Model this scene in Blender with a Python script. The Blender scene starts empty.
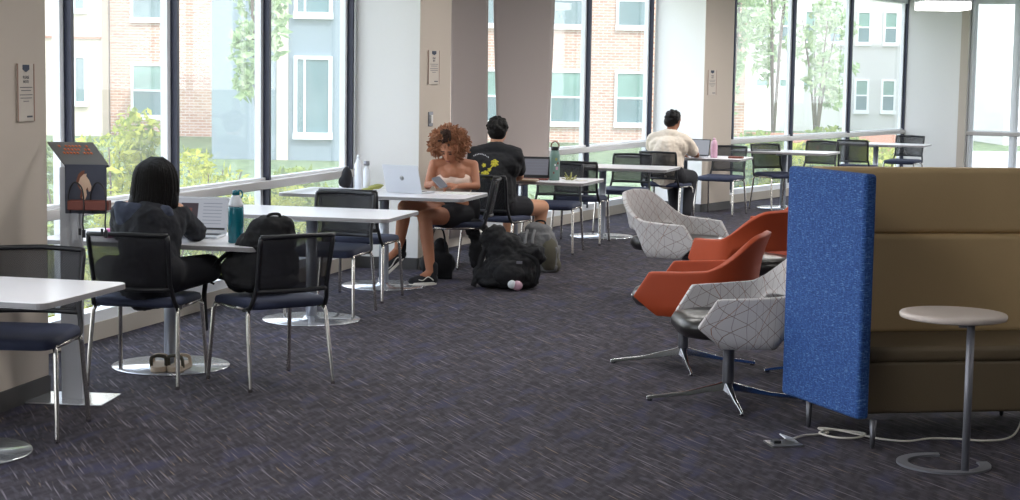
import bpy, math, random
from mathutils import Vector as V, Matrix, noise
random.seed(7)
PI = math.pi
col = bpy.context.scene.collection
sc = bpy.context.scene

# ------------------------------------------------------------------ materials
MATS = {}
def lin(c):
    return tuple((x/12.92 if x <= .04045 else ((x+.055)/1.055)**2.4) for x in c)
def rgb(r, g, b):
    return lin((r/255, g/255, b/255)) + (1,)
def nodes(name):
    m = bpy.data.materials.new(name); m.use_nodes = True
    nt = m.node_tree
    return m, nt, nt.nodes['Principled BSDF'], nt.nodes['Material Output']
def mat(name, c, rough=.6, metal=0., spec=.5, var=0., scale=40., bump=0., bscale=200., coat=0., trans=0.):
    m, nt, b, out = nodes(name)
    b.inputs['Base Color'].default_value = c
    b.inputs['Roughness'].default_value = rough
    b.inputs['Metallic'].default_value = metal
    b.inputs['Specular IOR Level'].default_value = spec
    b.inputs['Coat Weight'].default_value = coat
    b.inputs['Transmission Weight'].default_value = trans
    tc = nt.nodes.new('ShaderNodeTexCoord')
    n = nt.nodes.new('ShaderNodeTexNoise'); n.inputs['Scale'].default_value = scale
    nt.links.new(tc.outputs['Object'], n.inputs['Vector'])
    mr = nt.nodes.new('ShaderNodeMapRange')
    mr.inputs['To Min'].default_value = 1-var; mr.inputs['To Max'].default_value = 1+var
    nt.links.new(n.outputs['Fac'], mr.inputs['Value'])
    mx = nt.nodes.new('ShaderNodeVectorMath'); mx.operation = 'SCALE'
    mx.inputs[0].default_value = c[:3]
    nt.links.new(mr.outputs['Result'], mx.inputs['Scale'])
    nt.links.new(mx.outputs['Vector'], b.inputs['Base Color'])
    if bump:
        n2 = nt.nodes.new('ShaderNodeTexNoise'); n2.inputs['Scale'].default_value = bscale
        nt.links.new(tc.outputs['Object'], n2.inputs['Vector'])
        bp = nt.nodes.new('ShaderNodeBump'); bp.inputs['Strength'].default_value = bump
        bp.inputs['Distance'].default_value = .01
        nt.links.new(n2.outputs['Fac'], bp.inputs['Height'])
        nt.links.new(bp.outputs['Normal'], b.inputs['Normal'])
    MATS[name] = m
    return m
def M(n): return MATS[n]

mat('paint_white', rgb(236,235,234), .85, var=.01, bump=.05)
mat('paint_backlit', rgb(202,190,178), .9, var=.02, scale=3, bump=.05)  # wall paint with the shade of the backlit faces put into its colour
mat('ceiling', rgb(232,230,224), .9)
mat('base_dark', rgb(72,70,70), .6)
mat('alu_white', rgb(240,243,248), .4, .0)
mat('mullion_dark', rgb(38,42,62), .4, .2)
mat('rail', rgb(196,192,190), .35, .35)
mat('curb', rgb(190,182,172), .8)
mat('blind', rgb(176,164,160), .95, var=.03, scale=300)
mat('laminate', rgb(228,226,230), .28, 0, .5, var=.01)
mat('edge', rgb(140,137,139), .5)
mat('pedestal', rgb(168,172,182), .35, .55)
mat('disc', rgb(214,216,222), .16, .75)
mat('chrome', rgb(205,200,194), .22, .95)
mat('chrome2', rgb(190,190,195), .15, 1.)
mat('black_plastic', rgb(26,26,31), .45)
mat('seat_navy', rgb(44,50,74), .75, var=.15, scale=80, bump=.1)
mat('leather', rgb(34,31,31), .32, 0, .6, bump=.08, bscale=60)
mat('orange', rgb(176,72,38), .55, 0, .4, var=.05, scale=15, bump=.06, bscale=300)
mat('black_cloth', rgb(22,22,26), .85, var=.25, scale=30, bump=.4, bscale=30)
mat('black_tee', rgb(20,20,24), .9, var=.15, scale=12, bump=.3, bscale=14)
mat('dark_hoodie', rgb(32,33,40), .92, var=.2, scale=14, bump=.4, bscale=14)
mat('hood_blue', rgb(66,72,90), .9, var=.2)
mat('white_tee', rgb(222,208,192), .9, var=.04, scale=8, bump=.4, bscale=10)
mat('skin_brown', rgb(168,112,84), .55, 0, .4, var=.06, scale=20)
mat('skin_light', rgb(205,152,122), .55, 0, .4, var=.05, scale=20)
mat('skin_tan', rgb(150,100,74), .6, 0, .4, var=.05, scale=20)
mat('hair_black', rgb(18,15,15), .6, 0, .22, var=.3, scale=30, bump=.5, bscale=60)
mat('hair_auburn', rgb(150,102,74), .7, 0, .3, var=.45, scale=26, bump=.6, bscale=60)
mat('hair_dark', rgb(30,24,24), .8, 0, .2, var=.3, scale=30)
mat('hair_root', rgb(62,44,38), .8, 0, .2, var=.3, scale=30)
mat('top_cream', rgb(230,205,190), .8)
mat('denim_black', rgb(28,28,34), .9, var=.1)
mat('silver', rgb(205,208,214), .35, .35)
mat('key_dark', rgb(40,42,46), .5)
mat('sole_white', rgb(225,222,215), .6)
mat('sandal', rgb(178,160,140), .7)
mat('shoe_black', rgb(25,26,32), .8)
mat('teal', rgb(20,108,124), .25, 0, .6)
mat('bottle_white', rgb(224,228,234), .3)
mat('bottle_green', rgb(102,132,124), .4, var=.1, scale=30)
mat('pink', rgb(214,170,190), .25, trans=.2)
mat('hot_pink', rgb(205,100,160), .5)
mat('steel', rgb(150,150,150), .3, .9)
mat('grey_bag', rgb(112,112,114), .9, var=.1, bump=.3, bscale=80)
mat('grey_bag_light', rgb(140,140,142), .85, var=.1)
mat('olive_bag', rgb(84,80,68), .9, var=.1)
mat('brown', rgb(112,58,48), .6)
mat('kiosk_grey', rgb(186,188,194), .5, .3)
mat('kiosk_panel', rgb(58,62,78), .55, var=.1)
mat('kiosk_top', rgb(112,112,114), .5)
mat('orange_ink', rgb(206,112,72), .7)
mat('horse', rgb(214,184,160), .8)
mat('horse_brown', rgb(120,74,58), .8)
mat('paper', rgb(226,220,214), .8)
mat('paper_sign', rgb(206,196,186), .8)
mat('ink', rgb(90,90,98), .8)
mat('shield', rgb(62,70,88), .8)
mat('sign_edge', rgb(160,124,108), .7)
mat('beige_vinyl', rgb(205,176,132), .6, 0, .35, var=.03, scale=6, bump=.08, bscale=120)
mat('taupe_vinyl', rgb(104,90,70), .5, 0, .4, var=.03, scale=6, bump=.08, bscale=120)
mat('leg_metal', rgb(104,104,110), .4, .7)
mat('wood_top', rgb(214,200,192), .45, 0, .5, var=.03, scale=8)
mat('side_grey', rgb(128,128,136), .4, .4)
mat('cable', rgb(214,208,198), .55)
mat('plate', rgb(150,150,150), .35, .8)
mat('yellow_print', rgb(196,186,60), .9, var=.3, scale=60)
mat('white_print', rgb(200,200,205), .9)
mat('olive', rgb(150,150,80), .6)
mat('bldg_grey', rgb(128,142,150), .8, var=.02, scale=.5)
mat('bldg_light', rgb(204,203,200), .85, var=.03, scale=.4)
mat('bldg_pale', rgb(205,192,176), .9, var=.03, scale=.6)
mat('bldg_white', rgb(226,226,222), .9)
mat('win_white', rgb(238,240,240), .5)
mat('win_glass', rgb(96,124,128), .12, 0, .7, var=.3, scale=.8)
mat('win_green', rgb(112,150,138), .15, 0, .7, var=.35, scale=1.2)
mat('bark', rgb(96,80,66), .9, var=.2)
mat('ground_path', rgb(200,196,188), .9, var=.05, scale=2)
mat('low_brick', rgb(168,120,98), .9, var=.1, scale=6)

def leafmat(name, a, b_):
    m, nt, b, out = nodes(name)
    tc = nt.nodes.new('ShaderNodeTexCoord')
    n = nt.nodes.new('ShaderNodeTexNoise'); n.inputs['Scale'].default_value = 5
    nt.links.new(tc.outputs['Object'], n.inputs['Vector'])
    r = nt.nodes.new('ShaderNodeValToRGB')
    r.color_ramp.elements[0].position = .35; r.color_ramp.elements[0].color = a
    r.color_ramp.elements[1].position = .65; r.color_ramp.elements[1].color = b_
    nt.links.new(n.outputs['Fac'], r.inputs['Fac'])
    nt.links.new(r.outputs['Color'], b.inputs['Base Color'])
    b.inputs['Roughness'].default_value = .6
    tr = nt.nodes.new('ShaderNodeBsdfTranslucent')
    nt.links.new(r.outputs['Color'], tr.inputs['Color'])
    ms = nt.nodes.new('ShaderNodeMixShader'); ms.inputs[0].default_value = .4
    nt.links.new(b.outputs[0], ms.inputs[1]); nt.links.new(tr.outputs[0], ms.inputs[2])
    nt.links.new(ms.outputs[0], out.inputs['Surface'])
    MATS[name] = m
leafmat('leaf_bright', rgb(112,132,40), rgb(214,212,96))
leafmat('leaf_dark', rgb(78,100,44), rgb(160,176,78))
leafmat('leaf_pale', rgb(130,158,112), rgb(190,208,160))

def grassmat():
    m, nt, b, out = nodes('lawn')
    tc = nt.nodes.new('ShaderNodeTexCoord')
    n = nt.nodes.new('ShaderNodeTexNoise'); n.inputs['Scale'].default_value = 3; n.inputs['Detail'].default_value = 8
    nt.links.new(tc.outputs['Object'], n.inputs['Vector'])
    r = nt.nodes.new('ShaderNodeValToRGB')
    r.color_ramp.elements[0].position = .35; r.color_ramp.elements[0].color = rgb(72,92,56)
    r.color_ramp.elements[1].position = .7; r.color_ramp.elements[1].color = rgb(130,148,100)
    nt.links.new(n.outputs['Fac'], r.inputs['Fac']); nt.links.new(r.outputs['Color'], b.inputs['Base Color'])
    b.inputs['Roughness'].default_value = .9
    MATS['lawn'] = m
grassmat()

def carpetmat():
    m, nt, b, out = nodes('carpet')
    L = nt.links.new
    tc = nt.nodes.new('ShaderNodeTexCoord')
    def streak(rot, sx, sy, lo, hi, off):
        mp = nt.nodes.new('ShaderNodeMapping'); mp.vector_type = 'POINT'
        mp.inputs['Rotation'].default_value = (0, 0, rot)
        mp.inputs['Location'].default_value = (off, off, 0)
        L(tc.outputs['Object'], mp.inputs['Vector'])
        mp2 = nt.nodes.new('ShaderNodeMapping'); mp2.inputs['Scale'].default_value = (sx, sy, 1)
        L(mp.outputs['Vector'], mp2.inputs['Vector'])
        n = nt.nodes.new('ShaderNodeTexNoise'); n.inputs['Scale'].default_value = 1
        n.inputs['Detail'].default_value = 1.5
        L(mp2.outputs['Vector'], n.inputs['Vector'])
        r = nt.nodes.new('ShaderNodeMapRange'); r.interpolation_type = 'SMOOTHSTEP'
        r.inputs['From Min'].default_value = lo; r.inputs['From Max'].default_value = hi
        L(n.outputs['Fac'], r.inputs['Value'])
        return r.outputs['Result']
    def mix(fac, a, c, val=None):
        x = nt.nodes.new('ShaderNodeMix'); x.data_type = 'RGBA'
        if isinstance(fac, float): x.inputs['Factor'].default_value = fac
        else: L(fac, x.inputs['Factor'])
        for k, v in (('A', a), ('B', c)):
            s = [i for i in x.inputs if i.name == k and i.type == 'RGBA'][0]
            if isinstance(v, tuple): s.default_value = v
            else: L(v, s)
        return [o for o in x.outputs if o.type == 'RGBA'][0]
    a = streak(.3, 26, 6, .35, .65, 3)
    c1 = mix(a, rgb(48,45,51), rgb(64,59,66))
    bl = streak(.3, 9, 2.2, .52, .7, 11)
    c2 = mix(bl, c1, rgb(60,58,78))
    s1 = streak(-.40, 85, 2.6, .61, .69, 0)
    c3 = mix(s1, c2, rgb(116,110,118))
    s2 = streak(-.40, 80, 3.5, .66, .72, 27)
    c4 = mix(s2, c3, rgb(118,104,92))
    s3 = streak(-.40, 40, 8, .45, .8, 7)
    c5 = mix(s3, c4, rgb(80,76,85))
    L(c5, b.inputs['Base Color'])
    b.inputs['Roughness'].default_value = .95
    b.inputs['Specular IOR Level'].default_value = .22
    n = nt.nodes.new('ShaderNodeTexNoise'); n.inputs['Scale'].default_value = 240
    L(tc.outputs['Object'], n.inputs['Vector'])
    bp = nt.nodes.new('ShaderNodeBump'); bp.inputs['Strength'].default_value = .5; bp.inputs['Distance'].default_value = .004
    L(n.outputs['Fac'], bp.inputs['Height']); L(bp.outputs['Normal'], b.inputs['Normal'])
    MATS['carpet'] = m
carpetmat()

def glassmat():
    m, nt, b, out = nodes('glass')
    nt.nodes.remove(b)
    t = nt.nodes.new('ShaderNodeBsdfTransparent'); t.inputs['Color'].default_value = (.95, .965, .975, 1)
    g = nt.nodes.new('ShaderNodeBsdfGlossy'); g.inputs['Roughness'].default_value = .02
    lw = nt.nodes.new('ShaderNodeLayerWeight'); lw.inputs['Blend'].default_value = .5
    pw = nt.nodes.new('ShaderNodeMath'); pw.operation = 'POWER'; pw.inputs[1].default_value = 5
    nt.links.new(lw.outputs['Facing'], pw.inputs[0])
    ma = nt.nodes.new('ShaderNodeMath'); ma.operation = 'MULTIPLY_ADD'; ma.inputs[1].default_value = .4; ma.inputs[2].default_value = .03
    nt.links.new(pw.outputs[0], ma.inputs[0])
    ms = nt.nodes.new('ShaderNodeMixShader')
    nt.links.new(ma.outputs[0], ms.inputs[0]); nt.links.new(t.outputs[0], ms.inputs[1]); nt.links.new(g.outputs[0], ms.inputs[2])
    tl = nt.nodes.new('ShaderNodeBsdfTranslucent'); tl.inputs['Color'].default_value = (1, .98, .96, 1)
    m2 = nt.nodes.new('ShaderNodeMixShader'); m2.inputs[0].default_value = .06  # translucent share imitates the glare haze over the view outside
    nt.links.new(ms.outputs[0], m2.inputs[1]); nt.links.new(tl.outputs[0], m2.inputs[2])
    nt.links.new(m2.outputs[0], out.inputs['Surface'])
    MATS['glass'] = m
glassmat()

def meshmat():
    m, nt, b, out = nodes('chair_mesh')
    b.inputs['Base Color'].default_value = rgb(36,36,42); b.inputs['Roughness'].default_value = .6
    t = nt.nodes.new('ShaderNodeBsdfTransparent')
    tc = nt.nodes.new('ShaderNodeTexCoord')
    w = nt.nodes.new('ShaderNodeTexWave'); w.bands_direction = 'DIAGONAL'; w.inputs['Scale'].default_value = 60
    nt.links.new(tc.outputs['Object'], w.inputs['Vector'])
    mr = nt.nodes.new('ShaderNodeMapRange'); mr.inputs['To Min'].default_value = .5; mr.inputs['To Max'].default_value = .74
    nt.links.new(w.outputs['Fac'], mr.inputs['Value'])
    ms = nt.nodes.new('ShaderNodeMixShader')
    nt.links.new(mr.outputs['Result'], ms.inputs[0]); nt.links.new(t.outputs[0], ms.inputs[1]); nt.links.new(b.outputs[0], ms.inputs[2])
    nt.links.new(ms.outputs[0], out.inputs['Surface'])
    MATS['chair_mesh'] = m
meshmat()

def brickmat(name, c1, c2, mo):
    m, nt, b, out = nodes(name)
    tc = nt.nodes.new('ShaderNodeTexCoord')
    sx = nt.nodes.new('ShaderNodeSeparateXYZ'); cx = nt.nodes.new('ShaderNodeCombineXYZ')
    nt.links.new(tc.outputs['Object'], sx.inputs[0])
    ad = nt.nodes.new('ShaderNodeMath'); ad.operation = 'ADD'
    nt.links.new(sx.outputs['X'], ad.inputs[0]); nt.links.new(sx.outputs['Y'], ad.inputs[1])
    nt.links.new(ad.outputs[0], cx.inputs['X']); nt.links.new(sx.outputs['Z'], cx.inputs['Y'])
    br = nt.nodes.new('ShaderNodeTexBrick')
    br.inputs['Color1'].default_value = c1; br.inputs['Color2'].default_value = c2; br.inputs['Mortar'].default_value = mo
    br.inputs['Scale'].default_value = 1; br.inputs['Brick Width'].default_value = .3; br.inputs['Row Height'].default_value = .1
    br.inputs['Mortar Size'].default_value = .014
    nt.links.new(cx.outputs[0], br.inputs['Vector'])
    nt.links.new(br.outputs['Color'], b.inputs['Base Color']); b.inputs['Roughness'].default_value = .9
    MATS[name] = m
brickmat('brick', rgb(180,134,114), rgb(202,162,142), rgb(212,196,184))

def patternmat():   # pale grey upholstery with a net of thin brown and grey lines (UVs are metres along the shell)
    m, nt, b, out = nodes('patterned')
    L = nt.links.new
    uv = nt.nodes.new('ShaderNodeTexCoord')
    prev = None
    def line(ang, sp, off, w):
        mp = nt.nodes.new('ShaderNodeMapping'); mp.inputs['Rotation'].default_value = (0, 0, ang); mp.inputs['Location'].default_value = (off, 0, 0)
        L(uv.outputs['UV'], mp.inputs['Vector'])
        s = nt.nodes.new('ShaderNodeSeparateXYZ'); L(mp.outputs['Vector'], s.inputs[0])
        pp = nt.nodes.new('ShaderNodeMath'); pp.operation = 'PINGPONG'; pp.inputs[1].default_value = sp
        L(s.outputs['X'], pp.inputs[0])
        lt = nt.nodes.new('ShaderNodeMath'); lt.operation = 'LESS_THAN'; lt.inputs[1].default_value = w
        L(pp.outputs[0], lt.inputs[0])
        return lt.outputs[0]
    outs = [line(0, .022, 0, .0011), line(.95, .034, .01, .0013), line(-.95, .034, .02, .0013), line(.5, .08, .03, .0013)]
    c = None
    base = rgb(196,192,192)
    cols = [rgb(150,140,142), rgb(126,100,92), rgb(130,112,108), rgb(150,104,84)]
    cur = base
    for o, cc in zip(outs, cols):
        x = nt.nodes.new('ShaderNodeMix'); x.data_type = 'RGBA'
        L(o, x.inputs['Factor'])
        sa = [i for i in x.inputs if i.name == 'A' and i.type == 'RGBA'][0]; sb = [i for i in x.inputs if i.name == 'B' and i.type == 'RGBA'][0]
        if isinstance(cur, tuple): sa.default_value = cur
        else: L(cur, sa)
        sb.default_value = cc
        cur = [q for q in x.outputs if q.type == 'RGBA'][0]
    L(cur, b.inputs['Base Color']); b.inputs['Roughness'].default_value = .85
    MATS['patterned'] = m
patternmat()

def weavemat():     # royal blue woven panel cloth
    m, nt, b, out = nodes('blue_weave')
    L = nt.links.new
    tc = nt.nodes.new('ShaderNodeTexCoord')
    def n(sc3, det=2):
        mp = nt.nodes.new('ShaderNodeMapping'); mp.inputs['Scale'].default_value = sc3
        L(tc.outputs['Object'], mp.inputs['Vector'])
        x = nt.nodes.new('ShaderNodeTexNoise'); x.inputs['Scale'].default_value = 1; x.inputs['Detail'].default_value = det
        L(mp.outputs['Vector'], x.inputs['Vector']); return x.outputs['Fac']
    h = n((42, 42, 330)); v = n((230, 230, 40))
    mx = nt.nodes.new('ShaderNodeMath'); mx.operation = 'MAXIMUM'; L(h, mx.inputs[0])
    vs_ = nt.nodes.new('ShaderNodeMath'); vs_.operation = 'MULTIPLY'; vs_.inputs[1].default_value = .93; L(v, vs_.inputs[0]); L(vs_.outputs[0], mx.inputs[1])
    r = nt.nodes.new('ShaderNodeValToRGB')
    r.color_ramp.elements[0].position = .46; r.color_ramp.elements[0].color = rgb(30,64,124)
    r.color_ramp.elements[1].position = .74; r.color_ramp.elements[1].color = rgb(112,146,192)
    e = r.color_ramp.elements.new(.6); e.color = rgb(52,94,160)
    L(mx.outputs[0], r.inputs['Fac']); L(r.outputs['Color'], b.inputs['Base Color']); b.inputs['Roughness'].default_value = .9
    MATS['blue_weave'] = m
weavemat()

def emis(name, c, s):
    m, nt, b, out = nodes(name)
    b.inputs['Base Color'].default_value = (0, 0, 0, 1)
    b.inputs['Emission Color'].default_value = c; b.inputs['Emission Strength'].default_value = s
    MATS[name] = m
emis('lamp_glow', (1, .97, .92, 1), 4.)
emis('screen_grey', rgb(168,172,182), .75)
emis('screen_dim', rgb(112,112,122), .7)
emis('screen_dark', rgb(52,40,48), .8)
emis('screen_text', rgb(110,116,128), .8)

# ------------------------------------------------------------------ mesh builder
class MB:
    def __init__(s): s.v = []; s.f = []; s.sm = []; s.uv = None
    def add(s, vs, fs, smooth=False):
        o = len(s.v); s.v += [tuple(p) for p in vs]
        for f in fs: s.f.append(tuple(i+o for i in f)); s.sm.append(smooth)
        return s
    def box(s, c, size, rz=0., rot=None):
        R = rot if rot is not None else Matrix.Rotation(rz, 3, 'Z')
        hx, hy, hz = [q/2 for q in size]; c = V(c)
        vs = [c + R @ V((x*hx, y*hy, z*hz)) for z in (-1, 1) for y in (-1, 1) for x in (-1, 1)]
        return s.add(vs, [(0,2,3,1),(4,5,7,6),(0,1,5,4),(2,6,7,3),(0,4,6,2),(1,3,7,5)])
    def prism(s, poly, z0, z1):
        a = sum(poly[i][0]*poly[(i+1) % len(poly)][1]-poly[(i+1) % len(poly)][0]*poly[i][1] for i in range(len(poly)))
        if a < 0: poly = poly[::-1]
        n = len(poly)
        vs = [(x, y, z0) for x, y in poly]+[(x, y, z1) for x, y in poly]
        fs = [tuple(range(n-1, -1, -1)), tuple(range(n, 2*n))]+[(i, (i+1) % n, n+(i+1) % n, n+i) for i in range(n)]
        return s.add(vs, fs)
    def tube(s, pts, r, seg=10, caps=True):
        pts = [V(p) for p in pts]; n = len(pts)
        rr = r if isinstance(r, (list, tuple)) else [r]*n
        vs = []; fs = []
        t0 = (pts[1]-pts[0]).normalized()
        up = V((0, 0, 1)) if abs(t0.z) < .9 else V((1, 0, 0))
        a = t0.cross(up).normalized()
        for i, p in enumerate(pts):
            t = (pts[min(i+1, n-1)]-pts[max(i-1, 0)]).normalized()
            a = (a - t*a.dot(t)).normalized(); b = t.cross(a)
            for k in range(seg):
                q = 2*PI*k/seg; vs.append(p+(a*math.cos(q)+b*math.sin(q))*rr[i])
        for i in range(n-1):
            for k in range(seg):
                fs.append((i*seg+k, i*seg+(k+1) % seg, (i+1)*seg+(k+1) % seg, (i+1)*seg+k))
        if caps:
            fs.append(tuple(range(seg-1, -1, -1))); fs.append(tuple((n-1)*seg+k for k in range(seg)))
        return s.add(vs, fs, True)
    def lathe(s, prof, c=(0, 0, 0), seg=40):
        vs = []; fs = []; n = len(prof); c = V(c)
        for r, z in prof:
            for k in range(seg):
                q = 2*PI*k/seg; vs.append(c+V((r*math.cos(q), r*math.sin(q), z)))
        for i in range(n-1):
            for k in range(seg):
                fs.append((i*seg+k, i*seg+(k+1) % seg, (i+1)*seg+(k+1) % seg, (i+1)*seg+k))
        fs.append(tuple(range(seg-1, -1, -1))); fs.append(tuple((n-1)*seg+k for k in range(seg)))
        return s.add(vs, fs, True)
    def ell(s, c, r, rot=None, nu=16, nv=10):
        c = V(c); r = (r, r, r) if isinstance(r, (int, float)) else r
        R = rot if rot is not None else Matrix.Identity(3)
        vs = [c+R @ V((0, 0, -r[2]))]; fs = []
        for j in range(1, nv):
            ph = -PI/2+PI*j/nv
            for i in range(nu):
                th = 2*PI*i/nu
                vs.append(c+R @ V((r[0]*math.cos(ph)*math.cos(th), r[1]*math.cos(ph)*math.sin(th), r[2]*math.sin(ph))))
        vs.append(c+R @ V((0, 0, r[2])))
        for i in range(nu): fs.append((0, 1+(i+1) % nu, 1+i))
        for j in range(nv-2):
            for i in range(nu):
                a = 1+j*nu; fs.append((a+i, a+(i+1) % nu, a+nu+(i+1) % nu, a+nu+i))
        L = len(vs)-1; a = 1+(nv-2)*nu
        for i in range(nu): fs.append((a+i, a+(i+1) % nu, L))
        return s.add(vs, fs, True)
    def cap(s, p, q, r0, r1=None, seg=14):      # tapered limb with round ends
        r1 = r0 if r1 is None else r1
        s.ell(p, r0, nu=seg, nv=8); s.ell(q, r1, nu=seg, nv=8)
        if (V(q)-V(p)).length > 1e-4: s.tube([p, q], [r0, r1], seg)
        return s
    def build(s, name, m, parent=None, bevel=0., mods=None, loc=None, rz=0.):
        me = bpy.data.meshes.new(name)
        me.from_pydata([tuple(p) for p in s.v], [], s.f); me.update()
        for p, q in zip(me.polygons, s.sm): p.use_smooth = q
        if s.uv:
            l = me.uv_layers.new(name='UVMap')
            for p in me.polygons:
                for li in p.loop_indices: l.data[li].uv = s.uv[me.loops[li].vertex_index]
        me.materials.append(M(m) if isinstance(m, str) else m)
        o = bpy.data.objects.new(name, me); col.objects.link(o)
        if parent: o.parent = parent
        if loc is not None: o.location = loc; o.rotation_euler = (0, 0, rz)
        if bevel:
            b = o.modifiers.new('bevel', 'BEVEL'); b.width = bevel; b.segments = 3; b.limit_method = 'ANGLE'; b.harden_normals = False
            me.polygons.foreach_set('use_smooth', [True]*len(me.polygons))
            wn = o.modifiers.new('wn', 'WEIGHTED_NORMAL'); wn.keep_sharp = False
        if mods: mods(o)
        return o
def remesh(vox, it=4):
    def f(o):
        r = o.modifiers.new('remesh', 'REMESH'); r.mode = 'VOXEL'; r.voxel_size = vox; r.use_smooth_shade = True
        if it:
            s = o.modifiers.new('smooth', 'SMOOTH'); s.factor = .5; s.iterations = it
    return f
_ct = []
def cloth(vox, it=2, amp=.02, size=.09):     # remeshed cloth with soft creases
    def f(o):
        remesh(vox, it)(o)
        if not _ct:
            for k in (.10, .035):
                t = bpy.data.textures.new('creases', 'CLOUDS'); t.noise_scale = k; t.noise_depth = 2; _ct.append(t)
        for t, a in ((_ct[0], amp), (_ct[1], amp*.35)):
            d = o.modifiers.new('creases', 'DISPLACE'); d.texture = t; d.strength = a; d.mid_level = .5; d.texture_coords = 'LOCAL'
    return f
def solid(t, off=0, sub=0):
    def f(o):
        s = o.modifiers.new('solid', 'SOLIDIFY'); s.thickness = t; s.offset = off
        if sub: u = o.modifiers.new('sub', 'SUBSURF'); u.levels = sub; u.render_levels = sub
        for p in o.data.polygons: p.use_smooth = True
    return f
def tag(o, label=None, cat=None, group=None, kind=None):
    if label: o['label'] = label
    if cat: o['category'] = cat
    if group: o['group'] = group
    if kind: o['kind'] = kind
    return o
def empty(name, loc=(0, 0, 0), rz=0.):
    o = bpy.data.objects.new(name, None); col.objects.link(o); o.location = loc; o.rotation_euler = (0, 0, rz)
    o.empty_display_size = .1
    return o
def kids(o): return [c for c in bpy.data.objects if c.parent == o]
def copy_tree(o, parent=None):
    c = o.copy(); col.objects.link(c); c.parent = parent
    for k in kids(o): copy_tree(k, c)
    return c
def face(dx, dy): return math.atan2(-dx, dy)      # rotation that turns local +Y to (dx,dy)
def rrect(w, d, r, n=6):
    pts = []
    for cx, cy, a in ((w/2-r, d/2-r, 0), (-w/2+r, d/2-r, PI/2), (-w/2+r, -d/2+r, PI), (w/2-r, -d/2+r, 1.5*PI)):
        for k in range(n+1): pts.append((cx+r*math.cos(a+PI/2*k/n), cy+r*math.sin(a+PI/2*k/n)))
    return pts

# ------------------------------------------------------------------ plan survey
# the plan was measured with a level camera; the real one is rolled by ROLL, so every surveyed floor point is corrected once
FPX, PITCH, ROLL, EYE = 1750., math.atan(178/1750.), .016, 1.7
def W(x, y):
    c, s_ = math.cos(PITCH), math.sin(PITCH)
    dep = y*c+EYE*s_; u = x/dep; v = (y*s_-EYE*c)/dep
    u, v = u*math.cos(ROLL)-v*math.sin(ROLL), u*math.sin(ROLL)+v*math.cos(ROLL)
    dy_, dz = c+v*s_, -s_+v*c
    t = -EYE/dz
    return u*t, dy_*t
def WV(p): return V(W(p[0], p[1]))
def WD(p, d):
    a = WV(p); b = WV((p[0]+d[0]*.2, p[1]+d[1]*.2)); return (b-a).normalized()
# ------------------------------------------------------------------ room shell
H = 3.0
A1, B1 = WV((-3.35, 8.70)), WV((-1.38, 15.20))       # window line of the three bays
A2, B2 = WV((-1.10, 15.90)), WV((1.75, 22.0))
A3, B3 = WV((2.55, 22.3)), WV((6.15, 27.4))
E0 = WV((6.97, 26.82)); ed = WD((6.97, 26.82), (.816, -.576))
E1 = E0+ed*6.0
room = [(-3.9, -4), (-3.9, 1.0), (-3.75, 8.4), tuple(B1+V((-.12, .03))), tuple(A2+V((-.15, .1))), tuple(B2+V((-.12, .08))), tuple(A3+V((-.1, .1))), tuple(B3+V((-.05, .12))),
        tuple(E0+V((.05, .06))), tuple(E1+V((.06, .08))), (14.5, 20), (14.5, -4)]
fl = MB().prism(room, -.12, 0).build('floor', 'carpet'); tag(fl, kind='structure')
ce = MB().prism(room, H, H+.2).build('ceiling', 'ceiling'); tag(ce, kind='structure')
def wallseg(name, a, b, t, z0, z1, m='paint_white'):
    a, b = V(a), V(b); d = (b-a).normalized(); n = V((-d.y, d.x))
    o = MB().prism([tuple(a), tuple(b), tuple(b+n*t), tuple(a+n*t)], z0, z1).build(name, m); tag(o, kind='structure'); return o
wallseg('wall_right', (14.5, -4), (14.5, 24), -.15, 0, H)
wallseg('wall_back', (14.5, -4), (-3.9, -4), -.15, 0, H)
wallseg('wall_near_left', (-3.75, 1.0), (-3.75, -4), -.15, 0, H, 'paint_backlit')

# left column: a pier whose room face runs along the windows
def pier(name, poly, base_h=.1):
    o = MB().prism(poly, 0, H).build(name, 'paint_white'); tag(o, kind='structure')
    return o
def slab(name, a, b, t, z0, z1, m):                # thin facing on the line a-b, standing t towards the right of a->b
    a, b = V(a), V(b); d = (b-a).normalized(); n = V((d.y, -d.x))
    o = MB().prism([tuple(a), tuple(b), tuple(b+n*t), tuple(a+n*t)], z0, z1).build(name, m); tag(o, kind='structure'); return o
LB = WV((-2.452, 9.17)); LA = LB-V((.206, .978)).normalized()*.95
pier('wall_column_left', [tuple(LA), tuple(LB), (LB.x-.70, LB.y+.21), (LA.x-.90, LA.y+.18)])
slab('wall_column_left_face', LA, LB, .004, .10, H, 'paint_backlit')  # taupe facing carries the shade of the backlit room face
slab('baseboard_left', LA, LB, .014, 0, .10, 'base_dark')
P2a, P2b, P2c = WV((-1.36, 15.22)), WV((-.80, 15.03)), WV((-.56, 15.72))
pier('wall_pier_middle', [tuple(P2a), tuple(P2b), tuple(P2c), tuple(WV((-1.05, 15.95))), tuple(WV((-1.25, 15.9))), tuple(WV((-1.45, 15.35)))])
slab('shade_pier_middle', P2b+V((.0, .0)), P2c, .004, .10, H, 'paint_backlit')  # backlit face of the middle pier, shade painted as a facing
slab('baseboard_pier_middle_side', P2a, P2b, .012, 0, .10, 'base_dark')
slab('baseboard_pier_middle', P2b, P2c, .012, 0, .10, 'base_dark')
P3a, P3b, P3c = WV((1.78, 22.05)), WV((2.32, 21.25)), WV((2.74, 21.85))
pier('wall_pier_far', [tuple(P3a), tuple(P3b), tuple(P3c), tuple(WV((2.6, 22.42))), tuple(WV((2.3, 22.6)))])
slab('shade_pier_far', P3b, P3c, .004, .10, H, 'paint_backlit')  # same painted shade on the backlit face of the far pier
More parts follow.
